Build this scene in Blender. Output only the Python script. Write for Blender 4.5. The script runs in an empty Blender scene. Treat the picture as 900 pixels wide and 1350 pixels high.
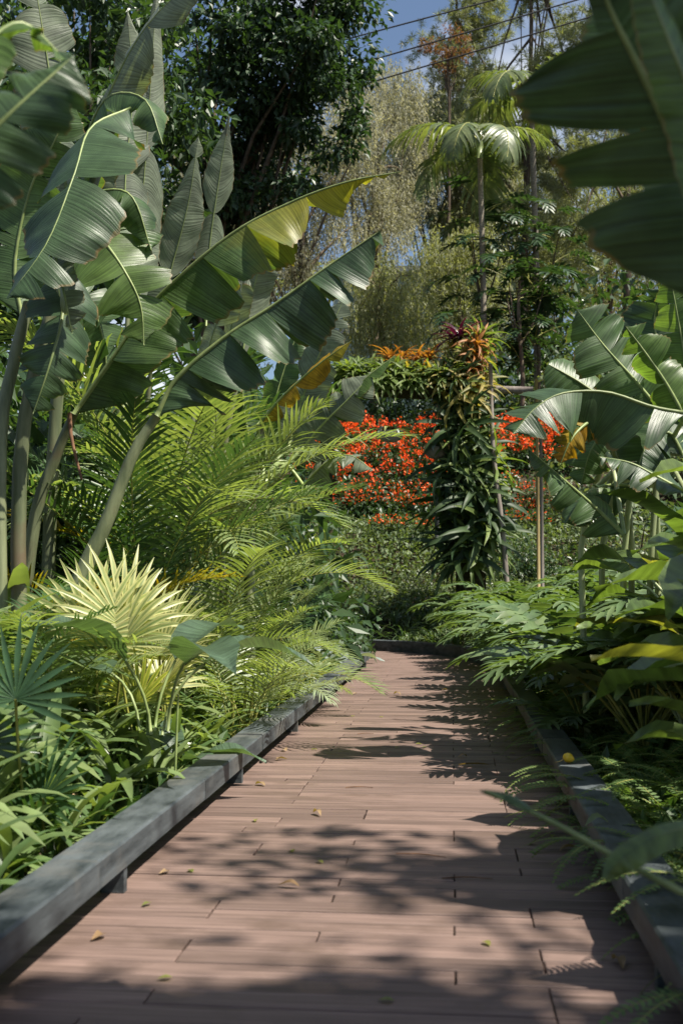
import bpy, math, random
import numpy as np
from mathutils import Vector, Matrix, Euler

# ------------------------------------------------------------------ camera, sky, sun
scene = bpy.context.scene
COL = scene.collection
R = math.radians
CAM_H, FPX = 1.15, 1500.0
YAW, PITCH = R(5.55), R(3.81)
cam_d = bpy.data.cameras.new('camera'); cam = bpy.data.objects.new('camera', cam_d); COL.objects.link(cam)
cam.location = (0, 0, CAM_H); cam.rotation_euler = (math.pi/2 + PITCH, 0, YAW)
cam_d.sensor_fit = 'VERTICAL'; cam_d.sensor_height = 36.0; cam_d.lens = 36.0*FPX/1350.0
cam_d.clip_start = 0.05; cam_d.clip_end = 3000
cam_d.dof.use_dof = True; cam_d.dof.focus_distance = 9.5; cam_d.dof.aperture_fstop = 3.2
scene.camera = cam

SUN_EL, SUN_AZ = R(59), R(-18)          # azimuth measured from +X towards +Y
world = bpy.data.worlds.new('World'); scene.world = world; world.use_nodes = True
wn, wl = world.node_tree.nodes, world.node_tree.links
bg = wn['Background']; bg.inputs['Strength'].default_value = 0.06
sky = wn.new('ShaderNodeTexSky'); sky.sky_type = 'NISHITA'; sky.sun_disc = False
sky.sun_elevation = SUN_EL; sky.sun_rotation = math.pi/2 - SUN_AZ
sky.air_density = 1.0; sky.dust_density = 1.2; sky.ozone_density = 1.5
tc = wn.new('ShaderNodeTexCoord'); nz = wn.new('ShaderNodeTexNoise'); nz.inputs['Scale'].default_value = 3.2
nz.inputs['Detail'].default_value = 6; nz.inputs['Roughness'].default_value = .55
cr = wn.new('ShaderNodeValToRGB'); cr.color_ramp.elements[0].position = .54; cr.color_ramp.elements[1].position = .72
mx = wn.new('ShaderNodeMixRGB'); mx.inputs['Color2'].default_value = (9.5, 9.7, 10.0, 1)
wl.new(tc.outputs['Generated'], nz.inputs['Vector']); wl.new(nz.outputs['Fac'], cr.inputs['Fac'])
wl.new(cr.outputs['Color'], mx.inputs['Fac']); wl.new(sky.outputs['Color'], mx.inputs['Color1'])
wl.new(mx.outputs['Color'], bg.inputs['Color'])

sd = bpy.data.lights.new('sun', 'SUN'); sd.energy = 5.0; sd.angle = R(0.55); sd.color = (1.0, .93, .82)
sun = bpy.data.objects.new('sun', sd); COL.objects.link(sun)
to_sun = Vector((math.cos(SUN_EL)*math.cos(SUN_AZ), math.cos(SUN_EL)*math.sin(SUN_AZ), math.sin(SUN_EL)))
sun.rotation_euler = (-to_sun).to_track_quat('-Z', 'Y').to_euler(); sun.location = (8, 0, 12)
vs = scene.view_settings
vs.view_transform = 'Standard'; vs.look = 'None'; vs.exposure = 1.12; vs.gamma = 1.0; vs.use_curve_mapping = False

_F = Vector((-math.sin(YAW)*math.cos(PITCH), math.cos(YAW)*math.cos(PITCH), math.sin(PITCH)))
_Rr = Vector((math.cos(YAW), math.sin(YAW), 0)); _U = _Rr.cross(_F)
def P(px, py, Y):
    """point of the place seen towards a photo pixel, at distance Y down the path"""
    d = _F*FPX + _Rr*(px-450) + _U*(675-py)
    return Vector((0, 0, CAM_H)) + d*(Y/d.y)

random.seed(7); rng = np.random.default_rng(7)
U = random.uniform
def ss(a, b, x):
    t = min(1, max(0, (x-a)/(b-a))); return t*t*(3-2*t)

# ------------------------------------------------------------------ materials
def nodes(name):
    m = bpy.data.materials.new(name); m.use_nodes = True
    nt = m.node_tree; nt.nodes.clear()
    out = nt.nodes.new('ShaderNodeOutputMaterial')
    return m, nt, out
def N(nt, kind, **kw):
    n = nt.nodes.new(kind)
    for k, v in kw.items():
        if k in n.inputs: n.inputs[k].default_value = v
        else: setattr(n, k, v)
    return n
def c4(c): return (c[0], c[1], c[2], 1)

def leafmat(name, c1, c2, trans=.3, rough=.42, spec=.4, veins=0, edge=None, tcol=None, stripe=None, mott=.35, tip=None):
    def des(c, k=.16 if c1[1] > c1[0] else 0): l_ = .3*c[0]+.6*c[1]+.1*c[2]; return tuple(v+(l_-v)*k for v in c)
    c1, c2 = des(c1), des(c2)
    m, nt, out = nodes(name); L = nt.links.new
    gi = N(nt, 'ShaderNodeNewGeometry'); oi = N(nt, 'ShaderNodeObjectInfo')
    ad = N(nt, 'ShaderNodeMath', operation='ADD'); L(gi.outputs['Random Per Island'], ad.inputs[0]); L(oi.outputs['Random'], ad.inputs[1])
    fr = N(nt, 'ShaderNodeMath', operation='FRACT'); L(ad.outputs[0], fr.inputs[0])
    mix = N(nt, 'ShaderNodeMixRGB', Color1=c4(c1), Color2=c4(c2)); L(fr.outputs[0], mix.inputs['Fac'])
    tcd = N(nt, 'ShaderNodeTexCoord'); no = N(nt, 'ShaderNodeTexNoise', Scale=7.0, Detail=4.0)
    L(tcd.outputs['Object'], no.inputs['Vector'])
    mr = N(nt, 'ShaderNodeMapRange'); mr.inputs['From Min'].default_value = .3; mr.inputs['From Max'].default_value = .7
    mr.inputs['To Min'].default_value = 1-mott; mr.inputs['To Max'].default_value = 1+mott*.6
    L(no.outputs['Fac'], mr.inputs['Value'])
    mu = N(nt, 'ShaderNodeMixRGB', blend_type='MULTIPLY', Fac=1.0); L(mix.outputs[0], mu.inputs['Color1']); L(mr.outputs[0], mu.inputs['Color2'])
    col = mu.outputs[0]
    bump = None
    if veins or edge or stripe or tip:
        uv = N(nt, 'ShaderNodeUVMap'); sp = N(nt, 'ShaderNodeSeparateXYZ'); L(uv.outputs[0], sp.inputs[0])
    if stripe:
        # variegated margins: the outer part of each blade is the second colour
        ab = N(nt, 'ShaderNodeMath', operation='ABSOLUTE'); L(sp.outputs['Y'], ab.inputs[0])
        n2 = N(nt, 'ShaderNodeTexNoise', Scale=5.0); L(uv.outputs[0], n2.inputs['Vector'])
        a2 = N(nt, 'ShaderNodeMath', operation='ADD'); L(ab.outputs[0], a2.inputs[0]); L(n2.outputs['Fac'], a2.inputs[1])
        rp = N(nt, 'ShaderNodeMapRange'); rp.inputs['From Min'].default_value = .7; rp.inputs['From Max'].default_value = 1.2
        L(a2.outputs[0], rp.inputs['Value'])
        m3 = N(nt, 'ShaderNodeMixRGB', Color2=c4(stripe)); L(rp.outputs[0], m3.inputs['Fac']); L(col, m3.inputs['Color1']); col = m3.outputs[0]
    if tip:      # blade yellowing with age towards its tip
        n2 = N(nt, 'ShaderNodeTexNoise', Scale=3.0, Detail=3.0); L(uv.outputs[0], n2.inputs['Vector'])
        ma = N(nt, 'ShaderNodeMath', operation='MULTIPLY_ADD'); L(n2.outputs['Fac'], ma.inputs[0]); ma.inputs[1].default_value = .8; L(sp.outputs['X'], ma.inputs[2])
        rp = N(nt, 'ShaderNodeMapRange'); rp.inputs['From Min'].default_value = tip[0]+.4; rp.inputs['From Max'].default_value = tip[1]+.4; L(ma.outputs[0], rp.inputs['Value'])
        m3 = N(nt, 'ShaderNodeMixRGB', Color2=c4(tip[2])); L(rp.outputs[0], m3.inputs['Fac']); L(col, m3.inputs['Color1']); col = m3.outputs[0]
    if veins:
        wv = N(nt, 'ShaderNodeTexNoise', Scale=1.0, Detail=3.0, Roughness=.6); wv.noise_dimensions = '2D'
        mp = N(nt, 'ShaderNodeMapping'); mp.inputs['Scale'].default_value = (veins, .35, 1); L(uv.outputs[0], mp.inputs['Vector']); L(mp.outputs[0], wv.inputs['Vector'])
        rg = N(nt, 'ShaderNodeMapRange'); rg.inputs['From Min'].default_value = .35; rg.inputs['From Max'].default_value = .65
        rg.inputs['To Min'].default_value = .68; rg.inputs['To Max'].default_value = 1.2; L(wv.outputs['Fac'], rg.inputs['Value'])
        m4 = N(nt, 'ShaderNodeMixRGB', blend_type='MULTIPLY', Fac=1.0); L(col, m4.inputs['Color1']); L(rg.outputs[0], m4.inputs['Color2']); col = m4.outputs[0]
        bump = N(nt, 'ShaderNodeBump', Strength=.55, Distance=.006); L(wv.outputs['Fac'], bump.inputs['Height'])
    if edge:
        ab = N(nt, 'ShaderNodeMath', operation='ABSOLUTE'); L(sp.outputs['Y'], ab.inputs[0])
        n2 = N(nt, 'ShaderNodeTexNoise', Scale=9.0, Detail=3.0); L(uv.outputs[0], n2.inputs['Vector'])
        ms = N(nt, 'ShaderNodeMath', operation='MULTIPLY_ADD'); L(n2.outputs['Fac'], ms.inputs[0]); ms.inputs[1].default_value = .22; L(ab.outputs[0], ms.inputs[2])
        rp = N(nt, 'ShaderNodeMapRange'); rp.inputs['From Min'].default_value = 1.06; rp.inputs['From Max'].default_value = 1.13
        L(ms.outputs[0], rp.inputs['Value'])
        m5 = N(nt, 'ShaderNodeMixRGB', Color2=c4(edge)); L(rp.outputs[0], m5.inputs['Fac']); L(col, m5.inputs['Color1']); col = m5.outputs[0]
    pb = N(nt, 'ShaderNodeBsdfPrincipled', Roughness=rough); pb.inputs['Specular IOR Level'].default_value = spec
    L(col, pb.inputs['Base Color'])
    tr = N(nt, 'ShaderNodeBsdfTranslucent')
    tm = N(nt, 'ShaderNodeMixRGB', blend_type='MULTIPLY', Fac=1.0, Color2=c4(tcol or (1.7, 1.75, .55))); L(col, tm.inputs['Color1']); L(tm.outputs[0], tr.inputs['Color'])
    if bump: L(bump.outputs[0], pb.inputs['Normal'])
    ms = N(nt, 'ShaderNodeMixShader', Fac=trans); L(pb.outputs[0], ms.inputs[1]); L(tr.outputs[0], ms.inputs[2])
    L(ms.outputs[0], out.inputs['Surface'])
    return m

def surfmat(name, c1, c2, rough=.8, scale=(4, 4, 4), bump=.3, dist=.01, spec=.3, c3=None, detail=6, thr=(.35, .65), rnd=.25):
    m, nt, out = nodes(name); L = nt.links.new
    tcd = N(nt, 'ShaderNodeTexCoord'); mp = N(nt, 'ShaderNodeMapping'); mp.inputs['Scale'].default_value = scale
    oi = N(nt, 'ShaderNodeObjectInfo')
    vm = N(nt, 'ShaderNodeVectorMath', operation='ADD'); L(tcd.outputs['Object'], vm.inputs[0])
    ml = N(nt, 'ShaderNodeMath', operation='MULTIPLY'); L(oi.outputs['Random'], ml.inputs[0]); ml.inputs[1].default_value = 37.0
    L(ml.outputs[0], vm.inputs[1]); L(vm.outputs[0], mp.inputs['Vector'])
    no = N(nt, 'ShaderNodeTexNoise', Scale=1.0, Detail=detail, Roughness=.62); L(mp.outputs[0], no.inputs['Vector'])
    rg = N(nt, 'ShaderNodeMapRange'); rg.inputs['From Min'].default_value = thr[0]; rg.inputs['From Max'].default_value = thr[1]; L(no.outputs['Fac'], rg.inputs['Value'])
    mix = N(nt, 'ShaderNodeMixRGB', Color1=c4(c1), Color2=c4(c2)); L(rg.outputs[0], mix.inputs['Fac'])
    r2 = N(nt, 'ShaderNodeMapRange'); r2.inputs['To Min'].default_value = 1-rnd; r2.inputs['To Max'].default_value = 1+rnd; L(oi.outputs['Random'], r2.inputs['Value'])
    mu = N(nt, 'ShaderNodeMixRGB', blend_type='MULTIPLY', Fac=1.0); L(mix.outputs[0], mu.inputs['Color1']); L(r2.outputs[0], mu.inputs['Color2'])
    col = mu.outputs[0]
    if c3:
        n2 = N(nt, 'ShaderNodeTexNoise', Scale=2.3, Detail=5.0, Roughness=.6); L(vm.outputs[0], n2.inputs['Vector'])
        rr = N(nt, 'ShaderNodeMapRange'); rr.inputs['From Min'].default_value = .52; rr.inputs['From Max'].default_value = .7; L(n2.outputs['Fac'], rr.inputs['Value'])
        m3 = N(nt, 'ShaderNodeMixRGB', Color2=c4(c3)); L(rr.outputs[0], m3.inputs['Fac']); L(col, m3.inputs['Color1']); col = m3.outputs[0]
    pb = N(nt, 'ShaderNodeBsdfPrincipled', Roughness=rough); pb.inputs['Specular IOR Level'].default_value = spec
    L(col, pb.inputs['Base Color'])
    bp = N(nt, 'ShaderNodeBump', Strength=bump, Distance=dist); L(no.outputs['Fac'], bp.inputs['Height']); L(bp.outputs[0], pb.inputs['Normal'])
    L(pb.outputs[0], out.inputs['Surface'])
    return m

M = {}
M['deck'] = surfmat('deck_wood', (.070, .047, .038), (.180, .124, .104), .6, (1.6, 60, 20), .6, .003, .35, c3=(.095, .064, .050), rnd=.25, thr=(.28, .62))
M['kerb'] = surfmat('kerb_paint', (.018, .024, .027), (.080, .094, .100), .55, (11, 2.6, 16), .7, .005, .35, c3=(.105, .105, .098), rnd=.2)
M['soil'] = surfmat('soil', (.022, .016, .011), (.06, .045, .03), .95, (5, 5, 5), .8, .03, .1, c3=(.03, .04, .015))
M['bark'] = surfmat('bark', (.06, .045, .033), (.17, .135, .10), .9, (12, 12, 3), .8, .02, .15)
M['palebark'] = surfmat('pale_bark', (.15, .13, .10), (.32, .28, .22), .85, (10, 10, 30), .6, .01, .2)
M['bamboo'] = surfmat('bamboo', (.20, .15, .06), (.36, .28, .12), .5, (20, 20, 2), .2, .003, .4)
M['greypole'] = surfmat('grey_timber', (.13, .11, .095), (.24, .21, .185), .75, (14, 14, 2), .4, .004, .2)
M['wall'] = surfmat('teal_render', (.42, .56, .54), (.56, .70, .68), .7, (.6, .6, .6), .1, .01, .3, c3=(.38, .50, .48))
M['white'] = surfmat('white_paint', (.70, .70, .68), (.8, .8, .78), .6, (3, 3, 3), .1, .003, .3)
M['darkmetal'] = surfmat('dark_metal', (.012, .013, .014), (.03, .03, .032), .45, (9, 9, 9), .1, .002, .5)
M['bowl'] = surfmat('clay_bowl', (.20, .185, .17), (.36, .33, .30), .8, (12, 12, 12), .3, .004, .2)
M['cable'] = surfmat('cable_rubber', (.012, .012, .014), (.02, .02, .022), .6, (9, 9, 9), .05, .001, .3)
M['coir'] = surfmat('moss_bark', (.018, .017, .010), (.06, .055, .025), .95, (14, 14, 14), .9, .03, .1)
M['stem'] = surfmat('banana_stem', (.075, .095, .045), (.17, .19, .10), .5, (14, 14, 2), .35, .006, .4, c3=(.11, .085, .05))
M['palestem'] = surfmat('pale_stem', (.18, .22, .10), (.34, .38, .20), .45, (20, 20, 3), .2, .004, .4)
M['drystem'] = surfmat('dry_stalk', (.10, .05, .03), (.20, .11, .06), .8, (20, 20, 4), .4, .005, .2)
M['midrib'] = surfmat('midrib', (.13, .18, .055), (.24, .29, .11), .45, (9, 9, 9), .1, .002, .4)
EDGE = (.20, .13, .045)
M['ban_dark'] = leafmat('banana_leaf_dark', (.038, .084, .032), (.054, .105, .036), .30, .40, .45, veins=70, edge=EDGE)
M['ban_mid'] = leafmat('banana_leaf_mid', (.058, .120, .034), (.085, .155, .046), .36, .40, .45, veins=70, edge=EDGE)
M['ban_grey'] = leafmat('bird_leaf_grey', (.14, .180, .11), (.20, .24, .155), .26, .42, .5, veins=60, edge=EDGE, tcol=(1.3, 1.4, .6))
M['ban_bright'] = leafmat('banana_leaf_bright', (.075, .150, .022), (.105, .185, .032), .42, .38, .45, veins=70, edge=EDGE)
M['ban_yellow'] = leafmat('banana_leaf_ageing', (.22, .19, .020), (.42, .20, .018), .35, .5, .3, veins=60, edge=(.20, .06, .015), mott=.7)
M['ban_tip'] = leafmat('banana_leaf_yellow_tip', (.058, .115, .030), (.075, .140, .036), .4, .42, .4, veins=70, edge=EDGE, tip=(1.5, 2.2, (.24, .23, .035)))
M['palm'] = leafmat('palm_green', (.12, .190, .050), (.26, .33, .115), .36, .36, .5)
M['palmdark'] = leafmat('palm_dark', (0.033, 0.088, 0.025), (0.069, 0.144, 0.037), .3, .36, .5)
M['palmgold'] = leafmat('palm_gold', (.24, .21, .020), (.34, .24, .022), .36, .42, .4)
M['palmfeather'] = leafmat('feather_palm_leaf', (.085, .135, .045), (.17, .21, .075), .35, .36, .5)
M['rachis'] = surfmat('rachis', (.16, .18, .04), (.28, .27, .06), .5, (9, 9, 9), .1, .002, .4)
M['fanpale'] = leafmat('fan_pale', (.17, .25, .05), (.28, .34, .08), .38, .4, .45, stripe=(.50, .49, .22))
M['fandark'] = leafmat('fan_dark', (.030, .085, .030), (.050, .120, .038), .3, .36, .5)
M['strap'] = leafmat('strap_green', (.090, .160, .040), (.190, .260, .080), .32, .34, .55)
M['bromshade'] = leafmat('bromeliad_shade', (.022, .055, .016), (.055, .100, .026), .3, .5, .3)  # bromeliad green darkened as painted shade for the pillar's unlit side
M['strapdark'] = leafmat('strap_dark', (.045, .105, .030), (.085, .155, .042), .3, .34, .55)
M['strapyel'] = leafmat('strap_yellow', (.16, .20, .028), (.26, .26, .035), .36, .4, .45)
M['dry'] = leafmat('dry_leaf', (.22, .14, .07), (.36, .26, .15), .2, .7, .2)
M['canna'] = leafmat('canna_leaf', (.058, .110, .060), (.080, .140, .075), .3, .36, .55, veins=85)
M['broad'] = leafmat('broad_leaf', (.075, .135, .026), (.120, .185, .034), .36, .34, .55, veins=40)
M['broadyel'] = leafmat('broad_leaf_yellow', (.14, .17, .014), (.20, .20, .018), .4, .36, .5, veins=40)
M['silver'] = leafmat('silver_leaf', (.16, .22, .20), (.22, .28, .25), .2, .4, .5)
M['philo'] = leafmat('philodendron_leaf', (.065, .130, .040), (.135, .205, .065), .3, .44, .42)
M['fern'] = leafmat('fern_leaf', (.065, .135, .026), (.120, .200, .045), .35, .5, .35)
M['cover'] = leafmat('cover_leaf', (0.027, 0.077, 0.018), (0.075, 0.144, 0.033), .3, .4, .45)
M['coverpale'] = leafmat('cover_pale', (.085, .145, .050), (.17, .225, .095), .3, .5, .35)
M['shrub'] = leafmat('shrub_leaf', (.022, .062, .018), (.050, .100, .030), .3, .4, .45)
M['shrubspeck'] = leafmat('shrub_speckled', (.055, .110, .036), (.18, .22, .11), .3, .36, .5)
M['tree_dark'] = leafmat('tree_dark_leaf', (.018, .052, .022), (.042, .090, .030), .28, .42, .4)
M['weep'] = leafmat('weeping_leaf', (.26, .265, .17), (.44, .435, .31), .5, .6, .25, tcol=(1.2, 1.15, .7))
M['weepgreen'] = leafmat('weeping_leaf_green', (.20, .225, .11), (.33, .34, .18), .4, .6, .25)
M['pine'] = leafmat('pine_needle', (.16, .19, .10), (.28, .30, .165), .3, .55, .3)
M['redtree'] = leafmat('brown_leaf', (.11, .050, .035), (.19, .095, .065), .35, .6, .25)
M['red'] = leafmat('red_bloom', (.82, .07, .012), (.92, .17, .025), .3, .5, .3, tcol=(1.1, .9, .7), mott=.2)
M['pink'] = leafmat('pink_bloom', (.30, .03, .14), (.42, .06, .22), .3, .5, .3, tcol=(1, 1, 1))
M['brom_green'] = leafmat('bromeliad_green', (.085, .150, .024), (.17, .235, .040), .36, .5, .3)
M['brom_gold'] = leafmat('bromeliad_gold', (.17, .185, .030), (.34, .26, .04), .4, .5, .3)
M['brom_red'] = leafmat('bromeliad_red', (.22, .085, .025), (.40, .17, .04), .35, .5, .3)
M['brom_purple'] = leafmat('bromeliad_purple', (.040, .008, .020), (.080, .014, .035), .3, .34, .5, tcol=(1.5, .6, 1))
M['fruit'] = surfmat('yellow_fruit', (.60, .40, .02), (.72, .50, .03), .35, (30, 30, 30), .1, .001, .5)

# ------------------------------------------------------------------ mesh helpers
class MB:
    def __init__(s): s.v = []; s.f = []; s.uv = []; s.mi = []; s.cur = 0
    def vert(s, p, uv=(0, 0)): s.v.append(tuple(p)); s.uv.append(uv); return len(s.v)-1
    def face(s, *ix): s.f.append(ix); s.mi.append(s.cur)
    def tube(s, pts, rad, sides=6, cap=True):
        pts = [Vector(p) for p in pts]; n = len(pts)
        if not hasattr(rad, '__len__'): rad = [rad]*n
        ref = Vector((.31, .2, 1)) if abs((pts[-1]-pts[0]).normalized().z) < .8 else Vector((1, .2, 0))
        rings = []
        for i, p in enumerate(pts):
            t = (pts[min(i+1, n-1)]-pts[max(i-1, 0)]).normalized()
            a = t.cross(ref).normalized(); b = t.cross(a)
            rings.append([s.vert(p + (a*math.cos(2*math.pi*k/sides)+b*math.sin(2*math.pi*k/sides))*rad[i], (i/n, k/sides)) for k in range(sides)])
        for i in range(n-1):
            for k in range(sides):
                s.face(rings[i][k], rings[i][(k+1) % sides], rings[i+1][(k+1) % sides], rings[i+1][k])
        if cap: s.face(*rings[0]); s.face(*reversed(rings[-1]))
    def ribbon(s, pts, wid, nrm, fold=0.0, u0=0):
        """tapered blade along pts: wid = half widths, nrm = normals, fold lifts the margins"""
        pr = None; n = len(pts)
        for i, p in enumerate(pts):
            t = (pts[min(i+1, n-1)]-pts[max(i-1, 0)]).normalized()
            sd_ = t.cross(nrm[i]).normalized(); up = sd_.cross(t)
            w = wid[i]; u = u0 + i/(n-1)
            row = (s.vert(p - sd_*w + up*w*fold, (u, -1)), s.vert(p, (u, 0)), s.vert(p + sd_*w + up*w*fold, (u, 1)))
            if pr:
                s.face(pr[0], pr[1], row[1], row[0]); s.face(pr[1], pr[2], row[2], row[1])
            pr = row
    def box(s, lo, hi, bev=0.0):
        (x0, y0, z0), (x1, y1, z1) = lo, hi; b = bev
        if b <= 0:
            i = [s.vert((x, y, z)) for z in (z0, z1) for y in (y0, y1) for x in (x0, x1)]
            for q in ((0, 2, 3, 1), (4, 5, 7, 6), (0, 1, 5, 4), (2, 6, 7, 3), (0, 4, 6, 2), (1, 3, 7, 5)): s.face(*[i[k] for k in q])
        else:   # box with chamfered top edges
            lo_ = [s.vert((x, y, z0)) for x, y in ((x0, y0), (x1, y0), (x1, y1), (x0, y1))]
            mid = [s.vert((x, y, z1-b)) for x, y in ((x0, y0), (x1, y0), (x1, y1), (x0, y1))]
            top = [s.vert((x, y, z1)) for x, y in ((x0+b, y0+b), (x1-b, y0+b), (x1-b, y1-b), (x0+b, y1-b))]
            s.face(*reversed(lo_)); s.face(*top)
            for k in range(4):
                s.face(lo_[k], lo_[(k+1) % 4], mid[(k+1) % 4], mid[k]); s.face(mid[k], mid[(k+1) % 4], top[(k+1) % 4], top[k])
    def mesh(s, name, mats, origin=(0, 0, 0), smooth=True):
        me = bpy.data.meshes.new(name); o = Vector(origin)
        me.from_pydata([tuple(Vector(p)-o) for p in s.v], [], s.f)
        ul = me.uv_layers.new(name='UVMap')
        li = np.empty(len(me.loops), dtype=np.int32); me.loops.foreach_get('vertex_index', li)
        ul.data.foreach_set('uv', np.asarray(s.uv, dtype=np.float32)[li].ravel())
        for m_ in (mats if isinstance(mats, (list, tuple)) else [mats]): me.materials.append(M[m_])
        if max(s.mi, default=0): me.polygons.foreach_set('material_index', s.mi)
        if smooth: me.polygons.foreach_set('use_smooth', [True]*len(me.polygons))
        me.update(); return me

def child(name, me, parent, loc=(0, 0, 0), rot=(0, 0, 0), sc=1.0):
    o = bpy.data.objects.new(name, me); COL.objects.link(o); o.parent = parent
    o.location = loc; o.rotation_euler = rot
    o.scale = (sc, sc, sc) if not hasattr(sc, '__len__') else sc
    return o
def tag(o, label, cat, group=None, kind=None):
    if label: o['label'] = label
    if cat: o['category'] = cat
    if group: o['group'] = group
    if kind: o['kind'] = kind
    return o
def thing(name, label, cat, loc, rotz=0, group=None, sc=1.0):
    o = bpy.data.objects.new(name, None); COL.objects.link(o); o.empty_display_size = .1
    o.location = loc; o.rotation_euler = (0, 0, rotz); o.scale = (sc, sc, sc)
    return tag(o, label, cat, group)
def single(name, me, label, cat, loc, rotz=0, group=None, sc=1.0):
    o = bpy.data.objects.new(name, me); COL.objects.link(o); o.location = loc; o.rotation_euler = (0, 0, rotz); o.scale = (sc, sc, sc)
    return tag(o, label, cat, group)
def structure(name, me=None, loc=(0, 0, 0)):
    o = bpy.data.objects.new(name, me); COL.objects.link(o); o.location = loc; o['kind'] = 'structure'; return o

def quads_mesh(name, verts, mat, k=4):
    """verts: (n, k, 3) array, one k-gon per leaf"""
    n = len(verts); me = bpy.data.meshes.new(name)
    me.vertices.add(n*k); me.vertices.foreach_set('co', np.asarray(verts, dtype=np.float32).ravel())
    me.loops.add(n*k); me.loops.foreach_set('vertex_index', np.arange(n*k, dtype=np.int32))
    me.polygons.add(n); me.polygons.foreach_set('loop_start', np.arange(0, n*k, k, dtype=np.int32))
    me.materials.append(M[mat]); me.update(calc_edges=True); me.validate(); return me
def norm(a): return a/np.maximum(np.linalg.norm(a, axis=-1, keepdims=True), 1e-9)
def leaf_quads(pos, dirs, nrm, length, width):
    """folded leaves as two joined triangles each side -> 6-vertex outline collapsed to two quads (n*2,4,3)"""
    n = len(pos); d = norm(dirs); s = norm(np.cross(d, nrm)); up = np.cross(s, d)
    L_ = (length*np.ones(n))[:, None]; W_ = (width*np.ones(n))[:, None]
    b = pos; t = pos + d*L_ - up*L_*.18; m = pos + d*L_*.45
    l = m - s*W_*.5 + up*W_*.18; r = m + s*W_*.5 + up*W_*.18; c = m*1.0 + d*L_*.1
    return np.concatenate([np.stack([b, c, t, l], 1), np.stack([b, r, t, c], 1)], 0)
def leaf_kites(pos, dirs, nrm, length, width):
    n = len(pos); d = norm(dirs); s = norm(np.cross(d, nrm))
    L_ = (length*np.ones(n))[:, None]; W_ = (width*np.ones(n))[:, None]
    m = pos + d*L_*.42
    return np.stack([pos, m - s*W_*.5, pos + d*L_, m + s*W_*.5], 1)
def rand_dirs(n, up=0.0):
    d = rng.normal(size=(n, 3)); d[:, 2] += up; return norm(d)

def curve(ctrl, n):
    """Catmull-Rom through control points"""
    c = [Vector(p) for p in ctrl]; c = [c[0]*2-c[1]] + c + [c[-1]*2-c[-2]]
    out = []; m = len(c)-3
    for i in range(n):
        t = i/(n-1)*m; k = min(int(t), m-1); t -= k
        a, b, d, e = c[k], c[k+1], c[k+2], c[k+3]
        out.append(.5*((2*b)+(d-a)*t+(2*a-5*b+4*d-e)*t*t+(3*b-a-3*d+e)*t**3))
    return out

# ------------------------------------------------------------------ terrain
KC = [(.56, 15.0), (.53, 16.2), (.42, 17.4), (.05, 19.0), (-.7, 20.3), (-1.55, 21.0), (-2.8, 21.6), (-4.6, 22.1)]   # outer kerb sweeping left
def ground_z(x, y):
    st = 20.4 + 2.2*ss(0, 3.5, -x)
    z = -.14 + .50*ss(1.5, 3.1, -x)*(1-ss(15.6, 17.2, y)) + .45*ss(.85, 2.4, x)*(1-ss(19, 20.4, y))
    z += .75*ss(st, st+2.2, y) + 1.75*ss(st+1.6, 26.5, y) + 2.65*ss(26, 31.5, y) + .7*ss(31, 36, y)
    z += .10*math.sin(x*1.3+y*.7)*ss(1.6, 3.5, abs(x+.3)) + .35*ss(3, 9, abs(x))
    return z
mb = MB()
xs = [-700, -260, -90, -40, -24, -16, -12] + [-9+.75*i for i in range(25)] + [11, 14, 20, 34, 80, 240, 700]
ys = [-300, -80, -25, -8, -2] + [.8*i for i in range(48)] + [39, 42, 48, 58, 80, 130, 250, 500, 1200]
grid = [[mb.vert((x, y, ground_z(x, y))) for x in xs] for y in ys]
for j in range(len(ys)-1):
    for i in range(len(xs)-1): mb.face(grid[j][i], grid[j][i+1], grid[j+1][i+1], grid[j+1][i])
structure('ground', mb.mesh('ground', 'soil'))

# ------------------------------------------------------------------ boardwalk
KL, KR, KTOP, KW = -1.23, .56, .20, .18
kcurve = curve([(x, y, 0) for x, y in KC], 60)
def deck_right(y):
    if y < 15: return KR+.12
    for a, b in zip(kcurve, kcurve[1:]):
        if a.y <= y <= b.y: return a.x + (b.x-a.x)*(y-a.y)/max(1e-6, b.y-a.y) + .05
    return -4.4
walk = structure('boardwalk')
PITCHB = .117
row, y = 0, .25
pieces = []
while y < 21.9:
    xl = -1.42 if y < 17.35 else -5.2
    xr = deck_right(y + PITCHB)
    k = random.random()
    if xr > -.2:
        js = {0: [0.0], 1: [-.86], 2: [0.0, -1.0 if y < 17 else -.8], 3: [.27], 4: [-.86, .27], 5: [-.45]}[random.choice([0, 0, 1, 2, 3, 4, 4, 5])]
    else: js = [-2.4]
    if xl < -4: js = js + [-2.6]
    js = sorted(j for j in js if xl+.15 < j < xr-.15)
    ed = [xl] + js + [xr]
    for a, b in zip(ed, ed[1:]):
        if b-a > .05: pieces.append((a, b, y))
    y += PITCHB; row += 1
def board(a, b, y, mb_, off):
    g = random.choice([.0015, .002, .002, .003, .0045])
    e = random.choice([.0015, .003, .005]); dz = U(-.0025, .0015)
    mb_.box((a+e-off[0], y+g-off[1], -.034-off[2]), (b-e-off[0], y+PITCHB-g-off[1], dz-off[2]), .0025)
for a, b, y in pieces[:300]:
    m_ = MB(); c = ((a+b)/2, y+PITCHB/2, 0); board(a, b, y, m_, c)
    child('deck_board', m_.mesh('deck_board', 'deck', smooth=False), walk, c, (0, 0, U(-.0012, .0012)))
m_ = MB()
for a, b, y in pieces[300:]: board(a, b, y, m_, (0, 0, 0))
o = child('far_deck_boards', m_.mesh('far_deck_boards', 'deck', smooth=False), walk); o['kind'] = 'stuff'
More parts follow.
